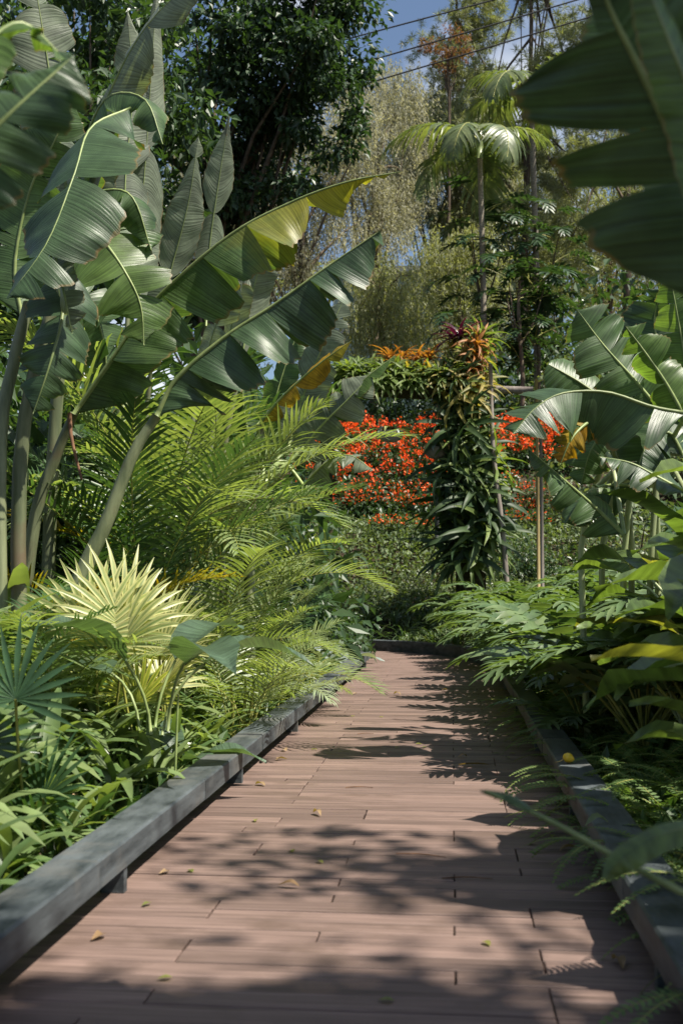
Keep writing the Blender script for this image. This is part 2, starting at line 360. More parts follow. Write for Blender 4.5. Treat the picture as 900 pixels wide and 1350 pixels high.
for jx in (-1.25, -.45, .35):
    m_ = MB(); m_.box((jx-.03, .3, -.138), (jx+.03, 17.0, -.042)); child('joist', m_.mesh('joist', 'bark', smooth=False), walk)

dl_ = []
for k in range(3):
    m_ = MB(); l = .07+.02*k; m_.ribbon(curve([(0, 0, .004), (l*.4, .006, .012+.006*k), (l, -.004, .005)], 7), [.002, .011, .016, .017, .014, .008, .001], [Vector((0, .2, 1))]*7, .55); dl_.append(m_.mesh('fallen_leaf', 'dry'))
for k in range(16):
    e_ = k % 3; x = U(-1.2, -1.0) if e_ == 0 else U(.3, .52) if e_ == 1 else U(-.9, .3)
    single('fallen_leaf', dl_[k % 3], 'small curled brown leaf fallen %s' % ('in the angle of the kerb' if e_ < 2 else 'on the open boards'), 'leaf', (x, U(3.2, 13), .002), U(0, 6.28), 'small dry leaves on the boardwalk', U(.7, 1.2))
# kerbs: beams on short blocks, a dark fascia set back under the beam
def kerb_beam(mb_, a, b, out, w=KW, z0=.098, z1=KTOP, bev=.008):
    """prism from a to b (2-D points on the inner edge), 'out' is the unit vector away from the deck"""
    a, b, o_ = Vector((a[0], a[1])), Vector((b[0], b[1])), Vector(out)
    def P3(p, q, z): return (p.x+o_.x*q, p.y+o_.y*q, z)
    prof = [(0, z0), (0, z1-bev), (bev, z1), (w-bev, z1), (w, z1-bev), (w, z0)]
    ia = [mb_.vert(P3(a, q, z)) for q, z in prof]; ib = [mb_.vert(P3(b, q, z)) for q, z in prof]
    for k in range(6): mb_.face(ia[k], ia[(k+1) % 6], ib[(k+1) % 6], ib[k])
    mb_.face(*reversed(ia)); mb_.face(*ib)
def kerb_line(name, x, outx, y0, y1, seg, post, ph):
    root = structure(name)
    y = y0
    while y < y1-.05:
        e = min(y+seg, y1); m_ = MB(); kerb_beam(m_, (x, y+.003), (x, e-.003), (outx, 0)); dz = U(-.003, .003)
        child('beam', m_.mesh('beam', 'kerb', (x, (y+e)/2, 0), smooth=False), root, (x+U(-.003, .003), (y+e)/2, dz), (0, 0, U(-.0015, .0015))); y = e
    y = ph
    while y < y1:
        m_ = MB(); m_.box((-.045, -.022, -.02), (.045, .022, .101)); child('post', m_.mesh('post', 'kerb', smooth=False), root, (x+outx*.055, y, .02)); y += post
    return root
kerb_line('kerb_left', KL, -1, .5, 17.2, 1.72, 2.42, 4.30)
kerb_line('kerb_right', KR, 1, .5, 15.0, 1.72, 2.42, 3.4)
root = structure('kerb_far')
step = 6
for i in range(0, 59-step+1, step):
    a, b = kcurve[i], kcurve[min(i+step, 59)]; d = (b-a).normalized(); out = Vector((d.y, -d.x))
    m_ = MB(); kerb_beam(m_, a + d*.004, b - d*.004, out, KW+.02, -.03, KTOP-.005)
    child('beam', m_.mesh('beam', 'kerb', smooth=False), root)
# fallen bits on the boards
m_ = MB(); pts = curve([(0, 0, .008), (.07, .012, .010), (.14, .004, .012), (.20, .018, .008)], 8); m_.ribbon(pts, [.004, .014, .017, .016, .018, .014, .01, .003], [Vector((0, .3, 1))]*8, .5)
single('fallen_leaf', m_.mesh('fallen_leaf', 'dry'), 'curled dry brown leaf lying on the boards of the walk', 'leaf', (.03, 1725/(1006-775), .004))
for (x, y, a, l) in ((-.62, 6.6, .1, .16), (-.25, 5.0, -.2, .22), (-.75, 9.0, .3, .13), (-.05, 4.6, .05, .2)):
    m_ = MB(); m_.tube(curve([(0, 0, .004), (l*.5, .012, .007), (l, -.004, .004)], 6), [.002, .003, .003, .0025, .002, .0015], 5)
    single('twig', m_.mesh('twig', 'drystem'), 'thin dry twig lying on the boards of the walk', 'twig', (x, y, .001), a, 'twigs fallen on the boardwalk')
for (x, y, a) in [(-1.0, 8.1, .4), (-1.05, 4.6, 2.0), (-.9, 10.2, 1.0)] + [(U(-1.15, .5), U(3.2, 13), U(0, 6)) for _ in range(16)]:
    m_ = MB(); m_.ribbon(curve([(0, 0, .003), (.02, .004, .006), (.045, 0, .003)], 5), [.002, .01, .012, .008, .001], [Vector((0, 0, 1))]*5, .4)
    single('leaf_scrap', m_.mesh('leaf_scrap', 'strapyel'), 'small yellow leaf scrap fallen on the boards', 'leaf', (x, y, .002), a, 'leaf scraps on the boardwalk')

# ------------------------------------------------------------------ banana leaves
def banana_leaf(root, ctrl, W, nrm, mat, droop=(.3, .3), tear=.25, curl=.5, louvre=0.0, seg=None, cuts=None, sweep=.22, skip=None, rib=.016, seed=0, n=56, m=5, jit=.35, tipw=.55, left=1.0, right=1.0):
    """leaf blade along ctrl (base -> tip); nrm = face direction; droop bends each half away from nrm"""
    rs = random.Random(seed*31+5)
    pts = curve(ctrl, n); o = Vector(root.location)
    T = [(pts[min(i+1, n-1)]-pts[max(i-1, 0)]).normalized() for i in range(n)]
    nr = Vector(nrm).normalized(); Nn, S = [], []
    for t in T:
        q = (nr - t*nr.dot(t)).normalized(); Nn.append(q); S.append(t.cross(q))
    arc = [0]
    for i in range(1, n): arc.append(arc[-1]+(pts[i]-pts[i-1]).length)
    LL = arc[-1]
    def wid(s): return W*min(1, (max(0, s-.0)/.16)**.55 if s > 0 else 0)*min(1, ((1-s)/.42)**tipw)
    mb_ = MB()
    for sg, dr, sc in ((-1, droop[0], left), (1, droop[1], right)):
        i = 0
        ph = rs.uniform(0, 6)
        while i < n-1:
            ln = rs.choice([2, 3, 4, 5, 7]) if rs.random() < tear else rs.randint(9, 18)
            if tear == 0: ln = n
            if seg: ln = rs.randint(*seg)
            if cuts: ln = next((int(c_*(n-1)) for c_ in cuts if int(c_*(n-1)) > i), n)-i
            j = min(i+ln, n-1)
            if n-1-j < 2: j = n-1
            torn = tear > 0
            d0 = dr + rs.uniform(-jit, jit)*(1 if torn else .3); d1 = d0 + louvre + rs.uniform(-jit, jit)*.9*(1 if torn else .2)
            cu = curl*rs.uniform(.5, 1.4); rows = []
            lenf = rs.uniform(.86, 1.0) if torn else 1
            for k in range(i, j+1):
                f = (k-i)/max(1, j-i); s = k/(n-1); w = wid(s)*sc*lenf
                w *= 1+.03*math.sin(k*1.7+ph)
                a = d0+(d1-d0)*f; p = pts[k].copy(); row_ = [mb_.vert(p-o, (arc[k], 0))]
                mid = (i+j)/2
                for q in range(1, m+1):
                    t = q/m; aa = a + cu*t*t + .05*math.sin(k*.9+q)
                    p = p + (S[k]*sg*math.cos(aa) - Nn[k]*math.sin(aa))*(w/m) + T[k]*(w/m)*sweep
                    tp = .42*(mid-k)/n*LL*t*t*(1 if torn else 0)
                    row_.append(mb_.vert(p + T[k]*tp - o, (arc[k]-.1*w*t, sg*t)))
                rows.append(row_)
            gone = skip and skip[0] == sg and (i+j)/2/(n-1) > skip[1]
            for ra, rb in zip(rows, rows[1:]):
                for q in range(m if not gone else 1):
                    if sg > 0: mb_.face(ra[q], ra[q+1], rb[q+1], rb[q])
                    else: mb_.face(ra[q], rb[q], rb[q+1], ra[q+1])
            i = j
    lf = child('leaf', mb_.mesh('leaf', mat), root)
    m2 = MB(); k2 = list(range(0, n, 3)) + [n-1]
    m2.tube([pts[k]-o-Nn[k]*.002 for k in k2], [rib*(1-.85*k/(n-1)) for k in k2], 6)
    child('midrib', m2.mesh('midrib', 'midrib'), lf)
    return lf
def stalk(root, ctrl, r0, r1, mat='stem', name='stem', n=12):
    o = Vector(root.location); pts = curve(ctrl, n)
    m_ = MB(); m_.tube([p-o for p in pts], [r0+(r1-r0)*i/(n-1) for i in range(n)], 9)
    return child(name, m_.mesh(name, mat), root)
def on_ground(x, y): return Vector((x, y, ground_z(x, y)-.03))
def base_at(px, Y):
    p = P(px, 900, Y); return on_ground(p.x, Y)

CAMF = (0, -1, .25)
# -- left, ageing leaning plants
def LP(lst): return [P(*q) for q in lst]

# A: drooping clump at the left edge
A = thing('banana_plant', 'banana plant with broad drooping dark leaves standing behind the dark fan palm', 'banana plant', base_at(30, 6.8))
stalk(A, [A.location, P(25, 640, 6.8), P(48, 480, 6.8), P(95, 330, 6.9), P(150, 160, 7.0)], .052, .03)
banana_leaf(A, LP([(172, 142, 7.0), (120, 168, 6.7), (98, 230, 6.4), (62, 320, 6.2), (8, 395, 6.1)]), .40, (-.25, -.8, .55), 'ban_dark', (.35, .25), .30, .5, seed=1, rib=.010)
banana_leaf(A, LP([(100, 250, 7.4), (125, 300, 7.2), (160, 350, 7.1), (185, 400, 7.1), (190, 455, 7.1)]), .30, (.2, -1, .2), 'ban_bright', (.1, .2), .1, .3, seed=2)
banana_leaf(A, LP([(90, 350, 6.7), (82, 420, 6.5), (66, 480, 6.4), (44, 545, 6.4)]), .25, (.25, -.9, .25), 'ban_dark', (.3, .2), .1, .5, seed=3)
banana_leaf(A, LP([(70, 330, 6.6), (85, 390, 6.4), (95, 440, 6.4)]), .12, (-.6, -.7, .3), 'ban_grey', (.3, .4), .1, .5, seed=4)
banana_leaf(A, LP([(60, 300, 7.3), (110, 260, 7.3), (170, 255, 7.2), (200, 330, 7.2)]), .26, (-.2, -.5, .9), 'ban_mid', (.5, .6), .2, .5, seed=5)
banana_leaf(A, LP([(30, 420, 7.3), (20, 350, 7.3), (40, 250, 7.3), (75, 180, 7.2), (95, 120, 7.2)]), .27, (.5, -.9, .2), 'ban_mid', (.2, .2), .2, .4, seed=6)
stalk(A, [base_at(5, 6.6), P(0, 600, 6.7), P(18, 480, 6.8), P(38, 400, 6.9)], .045, .035)

# A2: leaves rising behind A up to the frame's top
A2 = thing('banana_plant', 'tall banana plant with torn leaves standing right behind the drooping one', 'banana plant', base_at(60, 8.2))
stalk(A2, [A2.location, P(68, 640, 8.2), P(85, 420, 8.2), P(110, 260, 8.2)], .055, .04)
banana_leaf(A2, LP([(100, 330, 8.2), (112, 220, 8.1), (150, 110, 8.0), (205, 20, 7.8), (300, -60, 7.6)]), .27, (-.6, -.7, .4), 'ban_grey', (.3, .4), .45, .6, seed=8)
banana_leaf(A2, LP([(95, 300, 8.3), (78, 180, 8.2), (60, 60, 8.1), (40, -60, 8.0)]), .30, (.6, -.8, .3), 'ban_grey', (.3, .3), .25, .4, seed=9)
banana_leaf(A2, LP([(100, 300, 8.0), (110, 200, 7.8), (140, 130, 7.5), (190, 130, 7.3), (215, 190, 7.2)]), .24, (-.1, -.5, .9), 'ban_mid', (.6, .6), .3, .6, seed=10)
banana_leaf(A2, LP([(90, 330, 8.4), (60, 260, 8.5), (10, 220, 8.6), (-60, 250, 8.6)]), .28, (.1, -.4, .9), 'ban_dark', (.5, .6), .25, .5, seed=11)
banana_leaf(A2, LP([(95, 320, 8.1), (130, 260, 7.8), (150, 300, 7.5), (150, 400, 7.3)]), .26, (.3, -.8, .6), 'ban_mid', (.4, .4), .3, .5, seed=12)
banana_leaf(A2, LP([(95, 380, 8.6), (120, 400, 8.7), (140, 470, 8.8), (130, 560, 8.8)]), .26, (.3, -.9, .3), 'ban_mid', (.3, .3), .2, .4, seed=14)

# B: long torn leaf reaching over towards the path
B = thing('banana_plant', 'banana plant whose long torn leaf with yellow tip reaches towards the willowy trees', 'banana plant', base_at(20, 7.6))
stalk(B, [B.location, P(45, 690, 7.6), P(75, 600, 7.6), P(98, 545, 7.55)], .052, .03)
banana_leaf(B, LP([(96, 548, 7.55), (150, 470, 7.5), (205, 395, 7.45), (300, 312, 7.35), (380, 268, 7.3), (455, 240, 7.25), (528, 226, 7.2)]), .44, (-.30, -.45, .85), 'ban_tip', (.5, .85), .62, .6, louvre=.3, seg=(3, 20), seed=24, n=96, jit=.5, tipw=1.5, rib=.02)
stalk(B, [P(92, 545, 7.5), P(95, 580, 7.45), P(108, 632, 7.4)], .016, .008, 'drystem', 'dry_stalk', 6)
# C: leaf with hanging segments on a leaning stem
C = thing('banana_plant', 'banana plant on a leaning grey stem with leaf hanging in dark strips', 'banana plant', base_at(50, 7.0))
stalk(C, [C.location, P(104, 770, 7.1), P(140, 690, 7.1), P(175, 600, 7.1), P(207, 548, 7.1)], .062, .03)
banana_leaf(C, LP([(206, 550, 7.1), (232, 500, 7.1), (295, 445, 7.1), (360, 402, 7.1), (430, 352, 7.1), (502, 303, 7.1)]), .44, (-.45, -.35, .8), 'ban_dark', (.4, .95), .75, .8, louvre=.3, seg=(3, 17), seed=35, n=84, jit=.5, rib=.02)
# D: narrow upright grey-green leaves
D = thing('bird_of_paradise', 'tall clump of narrow upright grey green leaves on long pale stalks', 'plant', base_at(190, 9.6))
for i, (q, w, nr, r_) in enumerate([
    ([(186, 420, 9.6), (184, 330, 9.6), (195, 170, 9.5), (208, -30, 9.4)], .21, (.38, -.85, .3), 1),
    ([(200, 470, 9.9), (222, 370, 9.9), (248, 270, 9.8), (262, 178, 9.7)], .19, (.38, -.85, .3), 1),
    ([(272, 430, 10.2), (276, 330, 10.2), (290, 230, 10.1), (303, 148, 10.0)], .15, (.38, -.85, .3), 1),
    ([(318, 480, 10.0), (330, 400, 10.0), (345, 340, 9.9), (356, 296, 9.9)], .22, (.2, -.9, .2), 1),
    ([(296, 500, 9.6), (305, 430, 9.6), (318, 370, 9.5), (328, 345, 9.5)], .16, (-.5, -.8, .1), 1),
    ([(170, 360, 9.4), (165, 250, 9.4), (175, 120, 9.4), (168, 10, 9.3)], .22, (.3, -.85, .2), 1),
    ([(262, 520, 9.2), (275, 460, 9.2), (296, 400, 9.1), (320, 372, 9.0)], .22, (-.5, -.8, .3), 1),
    ]):
    banana_leaf(D, LP(q), w, nr, 'ban_grey', (.25, .2), .1, .25, cuts=[(.62,), (.35, .9), (.5,), (.99,), (.99,), (.4, .7), (.5, .8)][i], seed=40+i, tipw=.6, jit=.12, rib=.010)
    b = base_at(q[0][0]*.6+110, q[0][2]); stalk(D, [b, P(q[0][0]*.85+22, 640, q[0][2]), P(q[0][0], q[0][1], q[0][2])], .04, .018, 'stem', 'leaf_stalk', 10)
stalk(D, [base_at(150, 9.3), P(158, 600, 9.3), P(163, 500, 9.3)], .05, .04, 'palestem', 'leaf_stalk', 6)
# E: clump by the bend with yellowing leaf
E = thing('banana_plant', 'banana plant with one orange yellow ageing leaf beside the red flower bank', 'banana plant', base_at(330, 10.8))
stalk(E, [E.location, P(330, 680, 10.8), P(345, 560, 10.8)], .06, .04)
for i, (q, w, nr, mt, dr, te) in enumerate([
    ([(340, 560, 9.8), (375, 520, 9.7), (420, 480, 9.6), (466, 447, 9.5)], .15, (-.5, -.5, .7), 'ban_yellow', (.3, .7), .3),
    ([(380, 590, 11.2), (400, 520, 11.2), (428, 450, 11.1), (455, 390, 11.1)], .26, (-.2, -1, .1), 'ban_grey', (.1, .1), .1),
    ([(415, 575, 11.0), (445, 540, 10.9), (480, 500, 10.8), (522, 467, 10.8)], .13, (-.35, -.55, .8), 'ban_bright', (.2, .7), .1),
    ([(385, 610, 11.0), (420, 565, 10.9), (455, 530, 10.8), (492, 492, 10.8)], .27, (.2, -1, .3), 'ban_grey', (.1, .2), .15),
    ([(350, 600, 11.4), (362, 530, 11.4), (384, 460, 11.4), (410, 400, 11.4)], .2, (-.4, -.9, .1), 'ban_mid', (.2, .2), .15),
    ([(330, 590, 11.3), (320, 520, 11.3), (325, 460, 11.2), (345, 410, 11.2)], .2, (.4, -.9, .1), 'ban_mid', (.2, .2), .15),
    ([(400, 640, 10.9), (430, 610, 10.8), (460, 600, 10.7), (492, 620, 10.6)], .22, (0, -.6, .8), 'ban_grey', (.4, .5), .2),
    ]):
    banana_leaf(E, LP(q), w, nr, mt, dr, te, .4, seed=60+i)
    stalk(E, [P(345, 640, 10.8), P((345+q[0][0])/2, 610, 10.9), P(*q[0])], .025, .016, 'midrib', 'leaf_stalk', 6)
# F: leaf close to the camera, top left
F_ = thing('banana_plant', 'banana plant whose leaf hangs above the start of the strap leaf border', 'banana plant', on_ground(-1.75, 2.3))
stalk(F_, [F_.location, Vector((-1.72, 2.35, .9)), P(-110, 260, 2.6)], .08, .04)
banana_leaf(F_, LP([(-110, 260, 2.6), (-30, 190, 2.65), (40, 125, 2.7), (98, 72, 2.75)]), .19, (.2, -.75, .6), 'ban_dark', (.0, .2), .1, .3, seed=81, left=1.1, rib=.012)
banana_leaf(F_, LP([(-110, 260, 2.6), (-60, 120, 2.7), (20, 30, 2.8), (92, 82, 2.9)]), .10, (-.2, -.5, .8), 'ban_bright', (.4, .5), .1, .4, seed=82)
banana_leaf(F_, LP([(-100, 280, 2.6), (-110, 100, 2.4), (-80, -60, 2.2), (0, -200, 2.0)]), .22, (.2, -.7, .6), 'ban_dark', (.2, .2), .2, .3, seed=83)
# G: leaf close to the camera, top right
G = thing('banana_plant', 'banana plant with huge dark leaf hanging in close over the fern edged kerb', 'banana plant', on_ground(1.25, 2.3))
stalk(G, [G.location, Vector((1.2, 2.3, .8)), P(1150, 560, 2.35)], .09, .05)
banana_leaf(G, LP([(1000, 430, 2.3), (925, 270, 2.28), (878, 165, 2.25), (833, 72, 2.2), (795, -10, 2.15), (750, -170, 2.05)]), .31, (-.35, -.93, 0), 'ban_dark', (-.05, .15), .22, .35, cuts=(.27, .40, .70), sweep=.34, skip=(-1, .7), left=.8, seed=92, rib=.014, jit=.15)
banana_leaf(G, LP([(1000, 430, 2.5), (960, 180, 2.6), (880, 20, 2.65), (760, -90, 2.7)]), .25, (.3, -.8, .5), 'ban_mid', (.2, .3), .2, .3, seed=93)
banana_leaf(G, LP([(965, 330, 2.05), (925, 170, 2.05), (880, 50, 2.0), (835, -60, 1.95)]), .07, (.3, -.9, .3), 'ban_bright', (.1, .2), 0, .2, seed=97, rib=.009)
banana_leaf(G, LP([(1010, 430, 2.4), (1060, 120, 2.5), (1080, -150, 2.6), (1000, -400, 2.6)]), .30, (-.4, -.7, .5), 'ban_mid', (.2, .3), .3, .4, seed=94)
# H: clump on the right
H = thing('banana_plant', 'banana clump with broad arching leaves on pale stalks above the lobed foliage', 'banana plant', base_at(830, 8.4))
for i, (q, w, nr, mt, dr, te, l, r_) in enumerate([
    ([(868, 540, 8.2), (835, 500, 8.2), (795, 455, 8.2), (760, 408, 8.2)], .27, (-.5, -.6, .6), 'ban_mid', (.15, .2), .05, .9, 1.1),
    ([(905, 545, 7.6), (858, 536, 7.6), (800, 517, 7.6), (742, 518, 7.5), (705, 538, 7.4), (676, 572, 7.3)], .30, (.05, -.62, .78), 'ban_dark', (.55, .5), .25, 1, 1),
    ([(912, 570, 8.0), (880, 510, 8.0), (850, 465, 8.0), (824, 430, 8.0)], .17, (-.5, -.7, .3), 'ban_bright', (.4, .3), .05, 1, 1),
    ([(915, 560, 8.8), (905, 490, 8.8), (893, 420, 8.8), (880, 350, 8.8)], .24, (-.4, -.9, .1), 'ban_bright', (.2, .2), .1, 1, 1),
    ([(880, 500, 9.4), (868, 460, 9.4), (862, 420, 9.4), (872, 380, 9.3)], .24, (.2, -1, .1), 'ban_dark', (.1, .1), .1, 1, 1),
    ([(800, 530, 8.8), (765, 505, 8.8), (740, 490, 8.8), (722, 480, 8.8)], .17, (-.2, -.9, .5), 'ban_mid', (.2, .2), 0, 1, 1),
    ([(795, 545, 7.8), (770, 560, 7.6), (752, 580, 7.5), (738, 612, 7.5)], .12, (.4, -.7, .6), 'ban_yellow', (.5, .5), .2, 1, 1),
    ([(822, 705, 7.7), (780, 665, 7.7), (738, 628, 7.6), (694, 590, 7.5)], .17, (-.3, -.6, .7), 'ban_mid', (.2, .8), .45, 1, 1),
    ([(905, 650, 7.4), (865, 628, 7.4), (830, 610, 7.4), (790, 602, 7.4)], .17, (-.1, -.5, .9), 'ban_dark', (.3, .4), .1, 1, 1),
    ([(840, 640, 8.0), (800, 640, 8.0), (770, 655, 8.0), (745, 690, 7.9)], .2, (.1, -.6, .8), 'ban_dark', (.5, .5), .2, 1, 1),
    ([(850, 560, 8.6), (810, 560, 8.5), (780, 590, 8.4), (765, 640, 8.4)], .22, (.2, -.8, .5), 'ban_mid', (.3, .3), .1, 1, 1),
    ([(900, 600, 7.9), (880, 570, 7.9), (850, 590, 7.8), (835, 640, 7.7)], .2, (.1, -.8, .6), 'ban_dark', (.3, .4), .2, 1, 1),
    ]):
    banana_leaf(H, LP(q), w*1.22, nr, mt, dr, te, .4, seed=101+i, left=l, right=r_)
    gx = 775 + (i*7 % 12)*9
    if i % 2: stalk(H, [P(gx, 640, 8.3+.1*(i % 4)), P(q[0][0]*.5+gx*.5, 600, 8.2), P(*q[0])], .022, .014, 'palestem', 'leaf_stalk', 8)
    else: stalk(H, [base_at(gx, 8.3+.13*(i % 4)), P(gx-8+(i*17 % 23), 690, 8.3+.1*(i % 4)), P(q[0][0]*.5+gx*.5, 610, 8.2), P(*q[0])], .026, .014, 'palestem', 'leaf_stalk', 8)

# ------------------------------------------------------------------ generic leaf and frond meshes
def arch(L_, e0, e1, n):
    """points of an arching blade in the YZ plane, elevation from e0 to e1"""
    p = Vector((0, 0, 0)); out = [p.copy()]
    for i in range(n-1):
        e = e0 + (e1-e0)*((i+.5)/(n-1)); p = p + Vector((0, math.cos(e), math.sin(e)))*(L_/(n-1)); out.append(p.copy())
    return out
def arch_n(pts):
    n = len(pts); r_ = []
    for i in range(n):
        t = (pts[min(i+1, n-1)]-pts[max(i-1, 0)]).normalized(); r_.append(Vector((1, 0, 0)).cross(t))
    return r_
def prof(n, W, a=.55, b=.8, base=.35):
    return [max(.001, W*(min(1, base+(1-base)*(i/(n-1))/.4))*(max(0, 1-((max(0, i/(n-1)-.4))/.6)**2)**b)) for i in range(n)]
def strap_mesh(L_, W, e0, e1, mat, n=7, fold=.25, tw=0.0, nm='leaf'):
    mb_ = MB(); pts = arch(L_, e0, e1, n); nn = arch_n(pts)
    for i, p in enumerate(pts): p.x += tw*(i/(n-1))**2*L_
    mb_.ribbon(pts, prof(n, W), nn, fold); return mb_.mesh(nm, mat)
def pinnate(L_, e0, e1, nl, ll, lw, mats, ang=(1.2, .5), ldroop=.5, vee=.35, bare=.22, nseg=4, rr=.008, jit=.08, nm='frond', endl=.35, side=0.0):
    mb_ = MB(); n = 16; pts = arch(L_, e0, e1, n)
    for i, p in enumerate(pts): p.x += side*(i/(n-1))**2*L_
    nn = arch_n(pts)
    mb_.cur = 1; mb_.tube(pts, [rr*(1-.8*i/(n-1)) for i in range(n)], 5); mb_.cur = 0
    for k in range(nl):
        s = bare + (1-bare)*(k+.5)/nl; f = s*(n-1); i = min(int(f), n-2); f -= i
        p = pts[i].lerp(pts[i+1], f); t = (pts[i+1]-pts[i]).normalized(); nr = nn[i]
        q = (s-bare)/(1-bare); le = ll*(math.sin(math.pi*min(1, .22+q*.78))**.7*.85+endl*.3)
        for sg in (-1, 1):
            a = ang[0]+(ang[1]-ang[0])*q + U(-jit, jit)
            sx = t.cross(nr)*sg
            d = (t*math.cos(a)+sx*math.sin(a)).normalized(); d = (d + nr*vee*U(.6, 1.3)).normalized()
            pp = [p.copy()]; cur = d.copy(); l2 = le*U(.88, 1.08); dr = ldroop*U(.6, 1.4)
            for j in range(nseg):
                cur = (cur + Vector((0, 0, -1))*dr/nseg*(.4+1.2*j/nseg)).normalized(); pp.append(pp[-1]+cur*l2/nseg)
            w = [max(.0007, lw*(.55 if j == 0 else 1)*(1-(j/nseg)**2.2)) for j in range(nseg+1)]
            mb_.ribbon(pp, w, [(nr + sx*(-.2)).normalized()]*(nseg+1), .15)
    return mb_.mesh(nm, mats)
def fan_mesh(r_, nseg, spread, W, pet, mats, e0=1.1, cup=.25, ldroop=.25, nm='fan_leaf'):
    mb_ = MB(); pts = arch(pet, e0, e0-.35, 6); mb_.cur = 1; mb_.tube(pts, [.009]*6, 5); mb_.cur = 0
    c = pts[-1]; t = (pts[-1]-pts[-2]).normalized(); X = Vector((1, 0, 0)); nr = X.cross(t)
    t = (t - nr*.5).normalized(); nr = X.cross(t)
    for k in range(nseg):
        a = -spread/2 + spread*k/(nseg-1) + U(-.02, .02)
        d = (t*math.cos(a)+X*math.sin(a)); d = (d + nr*cup).normalized(); l2 = r_*U(.88, 1.05)*(1-.18*abs(a)/spread*2)
        pp = [c.copy()]; cur = d
        for j in range(6):
            cur = (cur+Vector((0, 0, -1))*ldroop*(j/6)**1.5*.5).normalized(); pp.append(pp[-1]+cur*l2/6)
        sx = d.cross(nr)
        mb_.ribbon(pp, [.001, W*.45, W*.8, W, W*.85, W*.5, .001], [nr]*7, .45 if k % 2 else .3, u0=k)
    return mb_.mesh(nm, mats)
def ovate_mesh(L_, W, e0, e1, pet, mats, nm='leaf', wave=.05, cup=.3, n=9, m=3, heart=0.0, petr=.006, pe=None):
    mb_ = MB(); pp = arch(pet, pe or e0+.3, e0, 5) if pet else [Vector((0, 0, 0))]
    if pet: mb_.cur = 1; mb_.tube(pp, petr, 5); mb_.cur = 0
    o = pp[-1]; pts = [o+p for p in arch(L_, e0, e1, n)]; nn = arch_n(pts); ph = U(0, 6)
    rows = []
    for i, p in enumerate(pts):
        s = i/(n-1); w = W*(math.sin(math.pi*min(1, max(0, s))**.72)**.85*min(1, (1-s)*2.2+.25) if 0 < s < 1 else .012)
        if heart and i == 0: w = W*heart
        r_ = []
        for k in range(-m, m+1):
            f = k/m; t = (pts[min(i+1, n-1)]-pts[max(i-1, 0)]).normalized()
            q = p + Vector((f*w, 0, 0)) + nn[i]*(abs(f)**1.3*w*cup + wave*W*math.sin(i*1.3+ph+(2 if k < 0 else 0))*abs(f)) - t*(heart*L_*.25*f*f*max(0, 1-s*2.5))
            r_.append(mb_.vert(q, (s*L_ + abs(f)*.3*w, f)))
        rows.append(r_)
    for a, b in zip(rows, rows[1:]):
        for k in range(2*m): mb_.face(a[k], a[k+1], b[k+1], b[k])
    return mb_.mesh(nm, mats)
def lobed_mesh(L_, pet, mats, e0=.9, e1=-.3, nl=8, nm='leaf', lobe=.5, lw=.13):
    """deeply cut leaf: lobes joined by a web along the midrib"""
    mb_ = MB(); pp = arch(pet, e0+.35, e0, 6); mb_.cur = 1; mb_.tube(pp, .008, 5); mb_.cur = 0
    n = 12; pts = [pp[-1]+p for p in arch(L_, e0, e1, n)]; nn = arch_n(pts)
    mb_.ribbon(pts, [L_*.11*math.sin(math.pi*(.2+.8*i/(n-1)))**.6+.001 for i in range(n)], nn, .2)
    for k in range(nl):
        s = k/nl*.94; f = s*(n-1); i = min(int(f), n-2); f -= i; p = pts[i].lerp(pts[i+1], f)
        t = (pts[i+1]-pts[i]).normalized(); nr = nn[i]
        le = L_*lobe*(1-.62*s)*(.8 if k == 0 else 1)
        for sg in (-1, 1):
            a = 1.9-1.35*s + U(-.08, .08); sx = t.cross(nr)*sg
            cur = (t*math.cos(a)+sx*math.sin(a)+nr*.25).normalized(); q = [p+nr*.002]
            for j in range(5):
                cur = (cur + t*.09 - Vector((0, 0, 1))*.10*U(.5, 1.5)).normalized(); q.append(q[-1]+cur*le/5)
            w = L_*lw*(1-.5*s); mb_.ribbon(q, [w*.55, w*.7, w, w*.85, w*.55, .002], [nr]*6, U(.1, .4))
    return mb_.mesh(nm, mats)

def rosette(name, label, cat, loc, meshes, nleaf, group=None, sc=1.0, part='leaf', scr=(.8, 1.15), fill=True, tilt=.12, rotz=None, arc=None, zoff=0.0):
    t = thing(name, label, cat, loc, U(0, 6.28) if rotz is None else rotz, group, sc)
    for k in range(nleaf):
        a = (2*math.pi*k/nleaf + U(-.3, .3)) if arc is None else U(*arc)
        me = meshes[k % len(meshes)]
        child(part, me, t, (U(-.02, .02), U(-.02, .02), zoff*U(0, 1)), (U(-tilt, tilt), U(-tilt, tilt), a), U(*scr))
    return t

